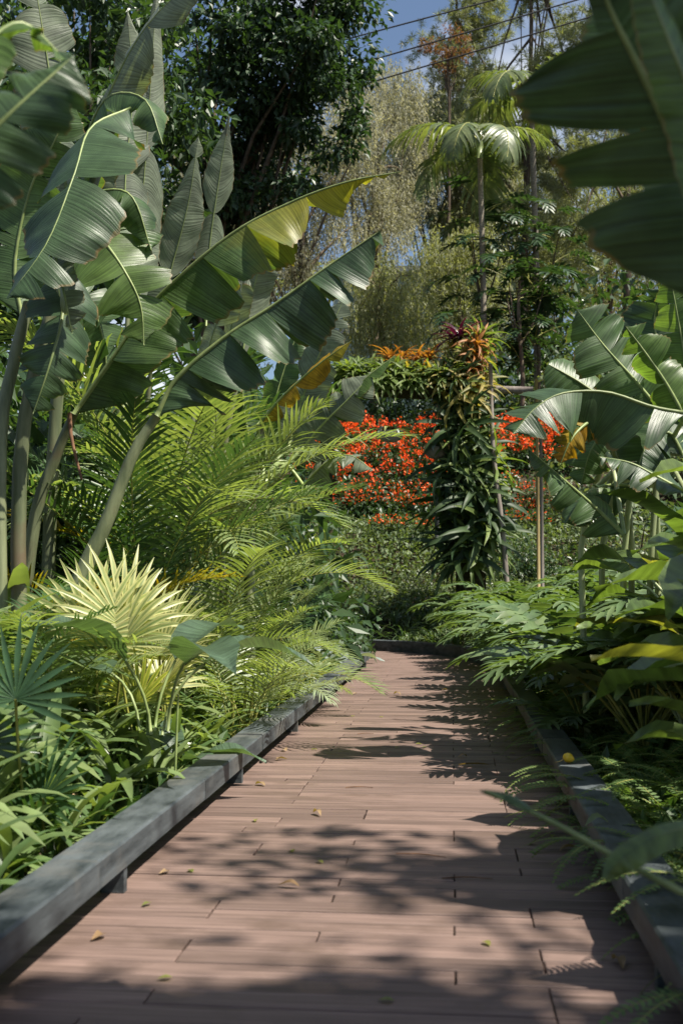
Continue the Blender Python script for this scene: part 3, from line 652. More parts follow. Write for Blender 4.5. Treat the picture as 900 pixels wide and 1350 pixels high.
# ------------------------------------------------------------------ left border
strapA = [strap_mesh(U(.36, .56), U(.026, .040), U(.9, 1.45), U(-.9, .3), 'strap', tw=U(-.15, .15)) for _ in range(8)]
strapB = [strap_mesh(U(.28, .45), U(.020, .030), U(.8, 1.4), U(-.8, .2), 'strapdark', tw=U(-.15, .15)) for _ in range(8)]
strapY = [strap_mesh(U(.3, .5), U(.012, .02), U(.8, 1.4), U(-.9, .1), 'strapyel', tw=U(-.15, .15)) for _ in range(6)]
dryL = [strap_mesh(U(.22, .34), U(.010, .016), U(.5, 1.0), U(-1.5, -1.0), 'dry', tw=U(-.3, .3)) for _ in range(3)]
ROWS = ['pressed against the kerb beam', 'in the second row from the kerb', 'in the third row from the kerb', 'at the back under the fan palms', 'at the back among the golden fronds']
y = 3.1
i = 0
while y < 10.6:
    for k in range(5 if y < 8 else 3):
        x = -1.70 - k*.25 + U(-.07, .07); yy = y+U(-.12, .12); g = ground_z(x, yy)
        dark = (i*7+k) % 3 == 0; wither = random.random() < .35
        t = rosette('strap_leaf_plant', '%s strap leaved plant %s%s' % ('dark green' if dark else 'glossy green', ROWS[k], ' with one withered leaf' if wither else ''), 'plant',
                    (x, yy, g), strapB if dark else strapA, 18, 'strap leaved plants along the kerb', (.98+.2*k)*U(.9, 1.12), zoff=.2)
        if wither: child('leaf', random.choice(dryL), t, (0, 0, .15), (0, 0, U(0, 6)))['label'] = 'withered brown leaf'
    y += .33; i += 1
for (px, Y_) in ((300, 8.6), (330, 9.2), (350, 10.2), (290, 8.0)):
    p = P(px, 900, Y_); x = min(p.x, -1.55)
    rosette('strap_leaf_plant', 'low clump of narrow yellow green leaves among the greener straps by the kerb', 'plant', (x, Y_, ground_z(x, Y_)), strapY, 18, 'yellowish strap plants by the kerb', 1.1, zoff=.12)
# fan palms
fdark = [fan_mesh(.46, 17, 3.9, .019, U(.7, .85), ['fandark', 'rachis'], e0=U(1.2, 1.4), cup=.12, ldroop=.22) for _ in range(3)]
def fan_palm(label, base, meshes, leaves):
    t = thing('fan_palm', label, 'palm', base)
    for k, (dx, z, rz, rx, sc_) in enumerate(leaves): child('fan_leaf', meshes[k % 3], t, (dx, 0, z), (rx, 0, rz), sc_)
    return t
fb_ = on_ground(-1.78, 4.7)
fan_palm('dark green fan palm with stiff fingers in front of the leaning grey stem', fb_, fdark,
         [(.0, .28, .1, .75, .72), (-.25, .1, .5, .7, .7), (.12, -.05, -.4, .6, .66), (-.1, .0, -1.3, .3, .7), (-.2, .2, 1.2, .2, .7), (.05, -.15, 2.8, .4, .6)])
fpale = [fan_mesh(.56, 18, 3.0, .019, U(.6, .7), ['fanpale', 'rachis'], e0=U(1.35, 1.5), cup=.10, ldroop=U(.3, .6)) for _ in range(3)]
fp = P(150, 900, 6.5)
fan_palm('pale yellow fan palm with white edged pleats behind the strap leaves', on_ground(fp.x, 6.5), fpale,
         [(-.08, .36, .15, .65, 1.0), (.14, .30, -.35, .6, .95), (.0, .4, .6, .55, .95), (.25, .1, -1.1, .3, .85), (-.2, .2, 1.4, .1, .8), (.1, .1, 2.9, .5, .7)])
fp = P(215, 900, 7.1)
fan_palm('small yellow green fan palm just beyond the pale one, fingers spread low', on_ground(fp.x, 7.1), fpale,
         [(.1, .25, -.7, .55, .95), (.05, .3, -.2, .6, .9), (0, .1, -1.7, .2, .9), (0, .1, .8, .3, .85)])
# canna-like leaves
can = [ovate_mesh(.44, .105, e0, e1, .30, ['canna', 'midrib'], wave=.10, cup=.35, pe=1.5) for e0, e1 in ((.9, -.3), (.6, -.7), (1.2, .5), (.3, -.5))]
def placed(root, me, loc, aim, sc=1.0, roll=0.0, name='leaf'):
    """leaf mesh (grows along +Y) aimed by heading"""
    return child(name, me, root, Vector(loc)-Vector(root.location), (roll, 0, aim), sc)
q = P(232, 900, 5.9)
ca = thing('canna', 'canna with broad blue green leaves rising from the strap leaves', 'plant', on_ground(q.x, 5.9))
stalk(ca, [ca.location, ca.location+Vector((0, 0, .3)), P(235, 915, 5.9)], .008, .006, 'midrib')
for (px, py, me_, aim, sc_) in ((215, 905, 1, -1.3, 1.45), (200, 905, 0, 2.3, 1.4), (222, 900, 1, -2.5, 1.45), (185, 900, 3, 1.0, 1.3), (205, 900, 0, -.6, 1.3)):
    placed(ca, can[me_], P(px, py, 5.9)+Vector((0, 0, -.25)), aim, sc_)
q = P(300, 900, 7.0); x = -1.62
cb = thing('canna', 'single canna shoot leaning a grey green leaf over the kerb', 'plant', on_ground(x, 6.6))
placed(cb, can[3], (x, 6.55, -.02), -1.45, .9); placed(cb, can[1], (x, 6.62, -.05), -2.3, .75); placed(cb, can[2], (x, 6.62, -.05), .5, .7)

# areca palms
areca = [pinnate(U(1.9, 2.4), U(1.3, 1.5), -.7+.2*i_, 30, .58, .013, ['palm', 'rachis'], ldroop=U(.5, 1.1), bare=.3, side=U(-.35, .35)) for i_ in (0, 6, 3, 7, 1, 5, 2, 4)]
M['palmsilver'] = leafmat('palm_silver', (.17, .24, .12), (.30, .36, .20), .3, .34, .55)
arecas = [pinnate(U(1.5, 2.0), U(1.2, 1.45), U(-.9, .1), 30, .46, .012, ['palmsilver', 'rachis'], ldroop=U(.7, 1.3), bare=.3, side=U(-.3, .3)) for _ in range(4)]
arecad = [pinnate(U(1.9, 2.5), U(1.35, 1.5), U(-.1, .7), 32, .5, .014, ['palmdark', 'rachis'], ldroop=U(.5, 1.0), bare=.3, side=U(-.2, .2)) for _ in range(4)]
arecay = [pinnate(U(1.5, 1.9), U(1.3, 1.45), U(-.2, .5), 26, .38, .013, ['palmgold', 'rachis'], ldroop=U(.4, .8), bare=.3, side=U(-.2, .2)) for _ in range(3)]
def areca_palm(px, Y_, nf, sc, label, meshes, extra=(), group=None, lift=0.0):
    x = P(px, 900, Y_).x; t = thing('areca_palm', label, 'palm', on_ground(x, Y_), 0, group, sc)
    for k in range(nf):
        child('frond', meshes[k % len(meshes)], t, (U(-.12, .12), U(-.12, .12), lift+U(0, .25)), (U(-.12, .12), U(-.12, .12), 2*math.pi*k/nf+U(-.3, .3)), U(.75, 1.1))
    for k, me in enumerate(extra):
        child('frond', me, t, (U(-.1, .1), U(-.1, .1), .1+lift*.7), (0, 0, U(0, 6.28)), U(.7, 1.0))
    for k in range(3):
        m_ = MB(); a = U(0, 6); m_.tube([(math.cos(a)*.08, math.sin(a)*.08, -.02), (math.cos(a)*.12, math.sin(a)*.12, .5), (math.cos(a)*.16, math.sin(a)*.16, .9)], [.024, .02, .014], 7); child('cane', m_.mesh('cane', 'rachis'), t)
    return t
areca_palm(268, 9.8, 13, 1.3, 'large feathery palm arching its fronds out towards the red flower bank', areca, lift=.55)
areca_palm(312, 11.8, 10, 1.0, 'feathery palm growing close beside the kerb, just short of the bend', areca, lift=.35)
areca_palm(200, 9.2, 11, 1.25, 'feathery palm with yellowing fronds behind the pale fan palm', areca, arecay+arecas[:2], lift=.45)
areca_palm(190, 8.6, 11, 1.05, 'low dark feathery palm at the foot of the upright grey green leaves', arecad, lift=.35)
areca_palm(105, 8.0, 7, .8, 'golden feathery palm between the two grey banana stems', arecay, arecad[:3])
areca_palm(20, 6.6, 6, .6, 'golden fronded palm behind the dark fan palm', arecay, arecad[:3])
areca_palm(62, 6.1, 9, .62, 'short green feathery palm in front of the grey banana stems', areca)
areca_palm(-10, 5.9, 7, .6, 'short dark feathery palm between the dark fan palm and banana stems', arecad)
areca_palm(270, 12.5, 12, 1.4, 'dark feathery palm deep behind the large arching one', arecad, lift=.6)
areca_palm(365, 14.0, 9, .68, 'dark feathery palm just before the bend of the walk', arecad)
areca_palm(335, 11.2, 11, .68, 'sunny feathery palm leaning to the kerb near the spiky yellow clumps', areca)
areca_palm(290, 8.9, 11, .85, 'sunny feathery palm just behind the strap leaves', areca, arecas[:2], lift=.2)
areca_palm(318, 8.4, 11, .7, 'short bright feathery palm leaning over the strap leaves', areca)
areca_palm(362, 10.2, 11, .7, 'short silvery feathery palm nearest the kerb beam', arecas)
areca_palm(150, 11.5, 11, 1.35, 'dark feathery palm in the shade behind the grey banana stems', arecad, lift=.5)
# yellow spiky clump and blue-grey leaf by the end of the left kerb
spky = [strap_mesh(U(.5, .7), U(.012, .018), U(.7, 1.5), U(-.7, .2), 'strapyel', tw=U(-.15, .15)) for _ in range(6)]
for (x, yy, s) in ((-1.75, 11.6, 1.0), (-1.62, 12.6, .9), (-1.95, 12.2, 1.1), (-1.7, 13.4, .9)):
    rosette('variegated_clump', 'spiky clump of yellow green blades beside the last stretch of kerb', 'plant', (x, yy, ground_z(x, yy)), spky, 34, 'yellow spiky clumps near the bend', s, zoff=.1)
slv = [ovate_mesh(.55, .16, .3, -.5, .35, ['silver', 'midrib'], cup=.2, wave=.12, heart=.7, pe=1.4), ovate_mesh(.5, .14, .9, .1, .3, ['silver', 'midrib'], cup=.3, heart=.7, pe=1.5)]
sv = thing('silver_leaf_plant', 'plant with large silvery blue leaves at the end of the kerb', 'plant', on_ground(-1.72, 15.6))
for a, k, s in ((-1.2, 0, 1.1), (.6, 1, 1.0), (-2.5, 0, .9), (2.2, 1, .9), (-.3, 1, 1.0)): child('leaf', slv[k], sv, (0, 0, .05), (0, 0, a), s)
for (x, yy) in ((-1.75, 14.4), (-1.8, 16.3), (-2.3, 15.2), (-2.2, 16.8), (-2.7, 14.3)):
    rosette('grassy_plant', 'grassy dark green tuft around the silvery leaved plant', 'plant', (x, yy, ground_z(x, yy)), strapB, 24, 'grassy tufts by the kerb end', 1.35, zoff=.12)

# ------------------------------------------------------------------ right border
fern = [pinnate(U(.55, .8), U(.9, 1.4), U(-1.1, -.3), 34, .050, .0075, ['fern', 'rachis'], ang=(1.45, 1.2), ldroop=.25, vee=.1, bare=.08, nseg=2, rr=.003, side=U(-.2, .2), endl=.2) for _ in range(5)]
for i in range(84):
    yy = 2.55 + i*.108 + U(-.1, .1); x = .76 + (abs(random.gauss(0, .05)) if i % 5 == 0 else abs(random.gauss(0, .30)) + .14) + (.12 if i < 16 else 0)
    g = ground_z(x, yy)
    rosette('fern', 'green sword fern %s' % ('spilling over the kerb beam' if x < .88 else 'in the second row back from the kerb beam' if x < 1.1 else 'deep in the bed under the glossy oval leaves' if yy < 7 else 'deep in the bed near the lobed leaves'), 'fern', (x, yy, g+.02), fern, 11, 'sword ferns along the kerb', U(.8, 1.15), part='frond', zoff=.12)
lob = [lobed_mesh(U(.46, .62), U(.4, .6), ['philo', 'rachis'], e0=U(.6, 1.1), e1=U(-.9, -.3), nl=9, lobe=.55, lw=.062) for _ in range(6)]
for i, (x, yy, s) in enumerate([(1.0, 9.6, .95), (1.25, 10.6, 1.05), (.95, 11.6, 1.0), (1.5, 12.2, 1.15), (1.0, 12.9, 1.05), (1.7, 10.9, 1.1), (1.1, 14.3, 1.1), (1.7, 14.0, 1.25),
                                (.95, 15.6, 1.05), (1.5, 16.0, 1.2), (.9, 17.2, 1.1), (.75, 18.6, 1.1), (1.4, 18.0, 1.3), (.45, 19.8, 1.1), (1.1, 20.0, 1.25), (2.2, 13.0, 1.3), (2.1, 16.2, 1.3), (2.4, 18.6, 1.4), (1.4, 8.6, .95), (1.9, 9.3, 1.05), (1.2, 7.5, .95), (1.5, 7.1, 1.1), (1.8, 7.6, 1.2), (2.1, 7.2, 1.2), (.95, 8.5, .75), (1.3, 9.2, .9)]):
    rosette('philodendron', '%s lobed leaf philodendron %s' % ('big' if s > 1.08 else 'small' if s < .97 else 'mid sized', 'at the bend against the far kerb' if yy > 18 else 'overhanging the kerb towards the bend' if x < 1.05 else 'at the foot of the banana clump' if yy < 9.5 else 'standing one row back from the kerb' if x < 1.6 else 'deep in the bed behind the fern side kerb'), 'plant', (x, yy, ground_z(x, yy)), lob, 17, 'lobed philodendrons on the fern side', s*(1.25 if x < 1.3 else 1.0), zoff=.3)
# broad glossy leaves close to the camera
bro = [ovate_mesh(.38, .115, e0, e1, .42, [mt, 'palestem'], wave=.12, cup=.35, petr=.006, pe=1.45) for e0, e1, mt in ((.5, -.5, 'broad'), (.2, -.6, 'broad'), (.9, 0, 'broad'), (.4, -.3, 'broadyel'), (.6, -.5, 'broad'))]
for i, (x, yy, s, n_) in enumerate([(1.25, 4.1, 1.0, 8), (1.35, 4.8, 1.05, 9), (1.55, 5.5, 1.1, 9), (1.5, 6.4, .95, 8), (1.85, 6.8, 1.1, 9), (1.25, 3.3, .75, 7), (1.45, 7.3, 1.15, 10), (1.75, 7.7, 1.3, 10), (2.1, 7.4, 1.3, 10)]):
    rosette('ginger_plant', '%s plant with large glossy oval leaves standing %s' % (('short', 'tall', 'leafy', 'bushy', 'spreading', 'small')[i % 6], 'at the foot of the banana clump' if yy > 7 else 'over the ferns by the kerb' if x < 1.3 else 'behind the ferns'), 'plant', (x, yy, ground_z(x, yy)+.05), bro, n_+4, 'glossy oval leaved plants over the ferns', s*1.3, zoff=.5)
# leaning stalk with blurred leaf near the camera
st = thing('arching_shoot', 'arching shoot with one green blade leaning over the boards', 'plant', on_ground(.98, 2.35))
stalk(st, [st.location, Vector((.85, 2.35, .35)), P(905, 1180, 2.35), P(820, 1135, 2.4), P(730, 1085, 2.45), P(640, 1043, 2.5)], .010, .004, 'midrib', n=18)
banana_leaf(st, LP([(930, 1085, 2.3), (870, 1100, 2.3), (820, 1130, 2.3), (795, 1160, 2.3)]), .035, (.2, -.6, .8), 'broad', (.3, .3), 0, .3, seed=140, rib=.003)
banana_leaf(st, LP([(700, 1068, 2.46), (675, 1052, 2.48), (655, 1046, 2.5), (632, 1042, 2.52)]), .014, (.2, -.6, .8), 'broad', (.3, .3), 0, .3, seed=141, rib=.002)
# yellow fruit on the kerb
m_ = MB(); pr_ = [(0, -.030), (.012, -.028), (.024, -.014), (.027, 0), (.023, .014), (.013, .026), (.005, .032), (0, .034)]
rings = [[m_.vert((r_*math.cos(2*math.pi*k/14), r_*math.sin(2*math.pi*k/14), z)) for k in range(14)] for r_, z in [(max(r_, .0006), z) for r_, z in pr_]]
for a, b in zip(rings, rings[1:]):
    for k in range(14): m_.face(a[k], a[(k+1) % 14], b[(k+1) % 14], b[k])
fy = .95*1500/(985+14-775)*.998
fr = thing('fallen_fruit', 'yellow fruit with curved stalk lying on the kerb beam', 'fruit', (KR+.06, fy, KTOP+.028))
child('flesh', m_.mesh('flesh', 'fruit'), fr, (0, 0, 0), (.3, 1.9, .2))
m_ = MB(); m_.tube(curve([(-.02, 0, -.004), (-.045, -.01, -.018), (-.07, -.02, -.022)], 7), [.006, .005, .004, .0035, .003, .003, .0035], 6); child('fruit_stalk', m_.mesh('fruit_stalk', 'bamboo'), fr)
m_ = MB(); m_.ribbon(curve([(0, 0, 0), (-.05, -.03, .03), (-.10, -.07, .0)], 6), [.002, .014, .018, .016, .01, .001], [Vector((0, -.4, 1))]*6, .4)
single('fallen_leaf', m_.mesh('fallen_leaf', 'coverpale'), 'pale fallen leaf caught on the fern side kerb below the fruit', 'leaf', (KR+.06, 4.75, KTOP+.004))

# ------------------------------------------------------------------ ground cover leaves
def cover(name, mat, n, fx, size, z=(.02, .28), up=.9):
    pos = np.array([fx() for _ in range(n)]); pos[:, 2] = [ground_z(p[0], p[1]) for p in pos]
    pos[:, 2] += rng.uniform(*z, n)
    d = rand_dirs(n, .4); nr = rand_dirs(n, 2.2); s = rng.uniform(.7, 1.3, n)*size
    me = quads_mesh(name, leaf_quads(pos, d, nr, s, s*.42), mat)
    o = bpy.data.objects.new(name, me); COL.objects.link(o); return o
def fl(): return (-1.5-abs(random.gauss(0, 2.2)), U(3, 20), 0)
def fr_(): return (.82+abs(random.gauss(0, 1.6)), U(2.4, 20.5), 0)
tag(cover('ground_cover', 'cover', 16000, fl, .11), 'low leafy ground cover under the banana plants and palms', 'ground cover', None, 'stuff')
tag(cover('ground_cover', 'cover', 12000, fr_, .10), 'low leafy ground cover under the ferns and lobed leaves', 'ground cover', None, 'stuff')
def fb():
    y_ = U(20.8, 27); return (random.gauss(-.3, 3.2) if y_ > 22.5 else U(-1, 5), y_, 0)
o = cover('ground_cover', 'coverpale', 26000, fb, .13, (.0, .30)); tag(o, 'pale speckled ground cover on the bank below the red flowers', 'ground cover', None, 'stuff')
def fh(): return (random.gauss(0, 7), U(26, 37), 0)
o = cover('ground_cover', 'cover', 12000, fh, .16, (.0, .3)); tag(o, 'dark leafy ground cover between the flower beds up the slope', 'ground cover', None, 'stuff')

# ------------------------------------------------------------------ shrubs on the bank and behind the beds
def shrub_mesh(rx, ry, rz, n, size, asp, mat, lump=9, nm='foliage', kite=False):
    cs = rng.normal(size=(lump, 3)); cs = norm(cs)*rng.uniform(.25, .75, (lump, 1)); cs[:, 2] = np.abs(cs[:, 2])
    k = rng.integers(0, lump, n); off = norm(rng.normal(size=(n, 3)))*rng.uniform(.55, 1.0, (n, 1))**.5*.48
    q = cs[k] + off; q[:, 2] = np.maximum(q[:, 2], rng.uniform(-.02, .3, n)); pos = q*np.array([rx, ry, rz])
    d = norm(off + rng.normal(size=(n, 3))*.6 + np.array([0, 0, -.1])); nr = norm(rng.normal(size=(n, 3))*.6 + np.array([0, 0, 1.2]) + off)
    s = rng.uniform(.7, 1.3, n)*size
    return quads_mesh(nm, (leaf_kites if kite else leaf_quads)(pos, d, nr, s, s*asp), mat)
def stems_mesh(rx, rz, n=6):
    m_ = MB()
    for k in range(n):
        a = U(0, 6.28); m_.tube([(0, 0, -.05), (math.cos(a)*rx*.25, math.sin(a)*rx*.25, rz*.4), (math.cos(a)*rx*.6, math.sin(a)*rx*.6, rz*.85)], [.02, .014, .006], 5)
    return m_.mesh('stems', 'bark')
stm = stems_mesh(.7, .8)
def shrub(name, label, cat, x, y, me, sc, group):
    t = thing(name, label, cat, (x, y, ground_z(x, y)-.03), U(0, 6.28), group, sc)
    child('foliage', me, t); child('stems', stm, t); return t
sh_dark = [shrub_mesh(.9, .9, 1.1, 900, .13, .45, 'shrub') for _ in range(3)]
sh_speck = [shrub_mesh(1.0, 1.0, 1.3, 1300, .10, .5, 'shrubspeck') for _ in range(3)]
sh_big = [shrub_mesh(1.6, 1.6, 2.6, 1800, .20, .45, 'shrub', 14) for _ in range(3)]
# dark grassy tufts straight ahead at the bend
grs = [strap_mesh(U(.5, .8), U(.006, .010), U(.8, 1.5), U(-1.2, -.2), 'strapdark', n=6, tw=U(-.2, .2)) for _ in range(8)]
for i, (x, yy, s) in enumerate([(-1.5, 21.6, 1.1), (-.9, 21.3, 1.15), (-.35, 21.0, 1.0), (.1, 20.6, .9), (-1.1, 22.1, 1.3), (-.4, 21.8, 1.3), (.3, 21.4, 1.2), (-2.1, 22.3, 1.2), (-1.7, 22.7, 1.3)]):
    rosette('grass_tuft', 'dark fine bladed grass tuft behind the far kerb at the bend', 'plant', (x, yy, ground_z(x, yy)), grs, 40, 'dark grass tufts at the bend', s, zoff=.15)
for i, (x, yy, s) in enumerate([(-.15, 20.75, .5), (.25, 20.3, .5), (-.75, 21.0, .5)]):
    rosette('low_leafy_plant', 'small bright green leafy plant tucked against the far kerb', 'plant', (x, yy, ground_z(x, yy)), bro[:3], 8, 'small leafy plants against the far kerb', s)
for i, (x, yy, s) in enumerate([(-1.6, 23.6, .8), (-.6, 23.4, .75), (.4, 23.2, .7), (1.6, 22.4, .85), (-2.6, 23.8, .9), (-3.6, 24.2, 1.0), (2.6, 22.0, 1.0)]):
    shrub('speckled_shrub', 'low shrub with pale speckled leaves on the bank above the far kerb', 'shrub', x, yy, sh_speck[i % 3], s*.8, 'speckled shrubs on the bank')
brown = [strap_mesh(U(.45, .7), U(.010, .016), U(.8, 1.5), U(-.9, .1), 'palmgold', tw=U(-.2, .2)) for _ in range(5)]
for (x, yy, s) in ((-2.3, 22.7, 1.0), (-1.9, 23.1, .9), (-2.8, 23.2, 1.0)):
    rosette('golden_clump', 'spiky golden brown clump on the bank behind the palm fronds', 'plant', (x, yy, ground_z(x, yy)), brown, 30, 'golden clumps on the bank', s)

# red flowering plants on the slope
def flower_meshes():
    fo = shrub_mesh(.42, .42, .62, 190, .13, .5, 'shrub', 6)
    n = 11; base = np.stack([rng.normal(0, .2, n), rng.normal(0, .2, n), rng.uniform(.5, .78, n)], 1); pos, d, nr = [], [], []
    for b in base:
        for k in range(9):
            pos.append(b + rng.normal(0, 1, 3)*np.array([.022, .022, .055])); d.append(rng.normal(size=3)+np.array([0, 0, .3])); nr.append(rng.normal(size=3))
    s = rng.uniform(.05, .09, len(pos))
    bl = quads_mesh('blooms', leaf_kites(np.array(pos), np.array(d), np.array(nr), s, s*.6), 'red')
    return fo, bl
fms = [flower_meshes() for _ in range(4)]
few = quads_mesh('blooms', leaf_kites(np.stack([rng.normal(0, .2, 60), rng.normal(0, .2, 60), rng.uniform(.4, .65, 60)], 1), rand_dirs(60, .3), rand_dirs(60), .06, .04), 'red')
def red_plant(x, y, s, full=True, i=0, where='middle of the massed bed'):
    fo, bl = fms[i % 4]
    lab = 'bushy plant topped with bright red flower spikes in the %s' % where if full else 'green bushy plant bearing few red flowers in the %s' % where
    t = thing('red_flower_plant', lab, 'flower', (x, y, ground_z(x, y)-.05), U(0, 6.28), 'red flowers massed on the slope' if full else 'sparse red flowers at the foot of the bed', s)
    child('foliage', fo, t)
    child('blooms', bl if full else few, t)['kind'] = 'stuff'
i = 0
for r_ in range(7):
    y_ = 27.4 + r_*.62
    for c in range(11):
        x = -4.0 + c*.42 + U(-.12, .12) + (.2 if r_ % 2 else 0)
        dens = r_ >= 2 and random.random() < .72
        if random.random() < .93: red_plant(x, y_+U(-.15, .15), U(.95, 1.25), dens, i, 'lowest rows of the massed bed' if r_ < 3 else 'topmost row of the massed bed' if r_ == 6 else 'middle of the massed bed'); i += 1
for r_ in range(5):
    for c in range(5):
        red_plant(1.2+c*.42+U(-.1, .1), 29.4+r_*.6+U(-.1, .1), U(.95, 1.2), True, i, 'bed behind the leaning pole'); i += 1
for (x, y_) in ((1.7, 27.4), (2.1, 27.2), (1.4, 26.4), (1.9, 26.2), (-1.2, 26.0), (-.6, 25.8), (-1.6, 26.2), (.9, 27.2), (1.2, 27.8), (1.9, 28.2), (2.4, 28.0), (1.4, 28.6)):
    red_plant(x, y_, U(.8, 1.05), False, i, 'pale bank below the massed bed'); i += 1

# ------------------------------------------------------------------ planted arch with bromeliads
AY = 22.0
arch_t = thing('planted_arch', 'mossy rustic arch with one thick pillar covered in bromeliads', 'arch', on_ground(P(620, 700, AY).x, AY))
ao = Vector(arch_t.location)
def part_tube(root, name, ctrl, rad, mat, n=10, sides=9):
    m_ = MB(); pts = curve(ctrl, n); r_ = [rad[0]+(rad[1]-rad[0])*k/(n-1) for k in range(n)]
    m_.tube([p-Vector(root.location) for p in pts], r_, sides); return child(name, m_.mesh(name, mat), root)
top = P(622, 462, AY); part_tube(arch_t, 'pillar', [ao-Vector((0, 0, .1)), P(618, 640, AY), P(614, 540, AY), top], (.30, .24), 'coir', 14, 11)
part_tube(arch_t, 'beam', [P(628, 500, AY), P(560, 512, AY), P(500, 510, AY), P(430, 520, AY)], (.22, .20), 'coir', 12, 10)
lp = P(430, 700, AY); part_tube(arch_t, 'post', [on_ground(lp.x, AY), P(430, 600, AY), P(432, 515, AY)], (.14, .12), 'coir', 8)
part_tube(arch_t, 'rail', [P(630, 513, AY+.1), P(670, 514, AY+.1), P(702, 515, AY+.1)], (.075, .075), 'greypole', 4)
lean = P(664, 712, AY-.4)
pl = thing('leaning_pole', 'slender grey pole leaning against the bromeliad pillar', 'pole', on_ground(P(672, 760, AY-.5).x, AY-.5))
part_tube(pl, 'pole', [Vector(pl.location), P(662, 700, AY-.45), P(650, 600, AY-.4), P(646, 480, AY-.3)], (.055, .04), 'greypole', 8)
for (px, Y_, y0, lab) in ((711, 21.0, 500, 'thin bamboo stake standing beside the massed red flowers'), (716, 20.2, 560, 'grey timber stake standing close beside the bamboo one')):
    b = base_at(px, Y_); m_ = MB(); m_.tube([(0, 0, -.05), (0, 0, P(px, y0, Y_).z-b.z)], [.035, .03], 8)
    single('stake', m_.mesh('stake', 'bamboo' if px == 711 else 'greypole'), lab, 'stake', b)
def brom_mesh(mat, n, L_, W, up):
    mb_ = MB()
    for k in range(n):
        a = k*2.4+U(-.2, .2); f = k/n; l = L_*U(.75, 1.1); e0 = 1.45-1.0*(1-f)*up; pts = arch(l, e0, e0-U(1.0, 1.9), 6)
        rot = Matrix.Rotation(a, 3, 'Z'); pts = [rot @ p for p in pts]; nn = []
        for i2 in range(6):
            t = (pts[min(i2+1, 5)]-pts[max(i2-1, 0)]).normalized(); nn.append((rot @ Vector((1, 0, 0))).cross(t))
        mb_.ribbon(pts, [W*.8, W, W, W*.8, W*.5, .001], nn, .4)
    return mb_.mesh('bromeliad', mat)
BM = {k: [brom_mesh('brom_'+k, 16, .62, .036, 1.0) for _ in range(3)] for k in ('green', 'gold', 'red', 'purple')}
BLAB = {'green': 'green strap leaved bromeliad rooted on the mossy arch', 'gold': 'yellow gold bromeliad rooted on the upper pillar', 'red': 'reddish bromeliad crowning the sunny side of the pillar', 'purple': 'dark purple bromeliad on top of the arch'}
bshade = [brom_mesh('bromshade', 16, .72, .038, 1.0) for _ in range(3)]
def brom(p, out, kind, sc):
    me = random.choice(BM[kind] if kind != 'dark' else bshade); lab = BLAB.get(kind, 'dark green bromeliad rooted on the pillar with shade painted into its leaves')
    if kind == 'green': lab = 'green strap leaved bromeliad rooted on the %s' % ('arch beam' if p[0] < P(585, 500, AY).x else 'upper half of the pillar' if p[2] > 3.6 else 'lower half of the pillar')
    o = single('bromeliad', me, lab, 'bromeliad', p, 0, kind+' bromeliads on the arch', sc)
    z = (Vector(out)+Vector((0, 0, U(.35, .9)))).normalized(); o.rotation_euler = (z.to_track_quat('Z', 'Y') @ Euler((0, 0, U(0, 6))).to_quaternion()).to_euler()
for i in range(74):          # pillar, darker greens stand in for shade on the left and low down
    f = (i+.5)/74; py = 752-(752-455)*f; a = i*2.39996
    if math.sin(a) > .75: a += math.pi
    c = P(617+3*math.sin(f*5), py, AY); d = Vector((math.cos(a), math.sin(a), 0)); rad = .24 if f > .6 else .26
    right = d.x > -.1
    if f > .86: kind = ['gold', 'red', 'gold', 'green'][i % 4] if right else ['gold', 'green'][i % 2]
    elif f > .66: kind = ['gold', 'red', 'gold', 'green'][i % 4] if d.x > .2 else ['gold', 'green', 'dark'][i % 3]
    elif f > .4: kind = ['green', 'gold', 'green', 'dark'][i % 4] if right else ['dark', 'dark', 'green'][i % 3]
    else: kind = random.choice(['green', 'dark'] if right else ['dark', 'dark'])
    brom(c + d*rad*.9, d, kind, random.choice([.85, 1.0, 1.2, 1.4, 1.8])*(1 if f < .75 else .72))
for i in range(46):          # beam
    f = i/45; px = 445+(600-445)*f; a = U(.1, 2.9); c = P(px, 512, AY)
    d = Vector((0, -math.cos(a) if random.random() < .8 else math.cos(a), math.sin(a)*.9)); d.y = -abs(d.y) if random.random() < .75 else d.y
    brom(c + d.normalized()*.2, d, random.choice(['green', 'green', 'green', 'gold' if f > .55 else 'green']), U(.8, 1.15))
for px in (530, 515, 550, 565): brom(P(px, 476, AY+.1), (0, -.1, 1), 'red', U(.7, .95))
brom(P(606, 448, AY), (-.3, 0, 1), 'purple', 1.1); brom(P(632, 450, AY+.1), (.2, 0, 1), 'green', 1.1); brom(P(600, 455, AY+.1), (-.2, -.2, 1), 'purple', 1.0)
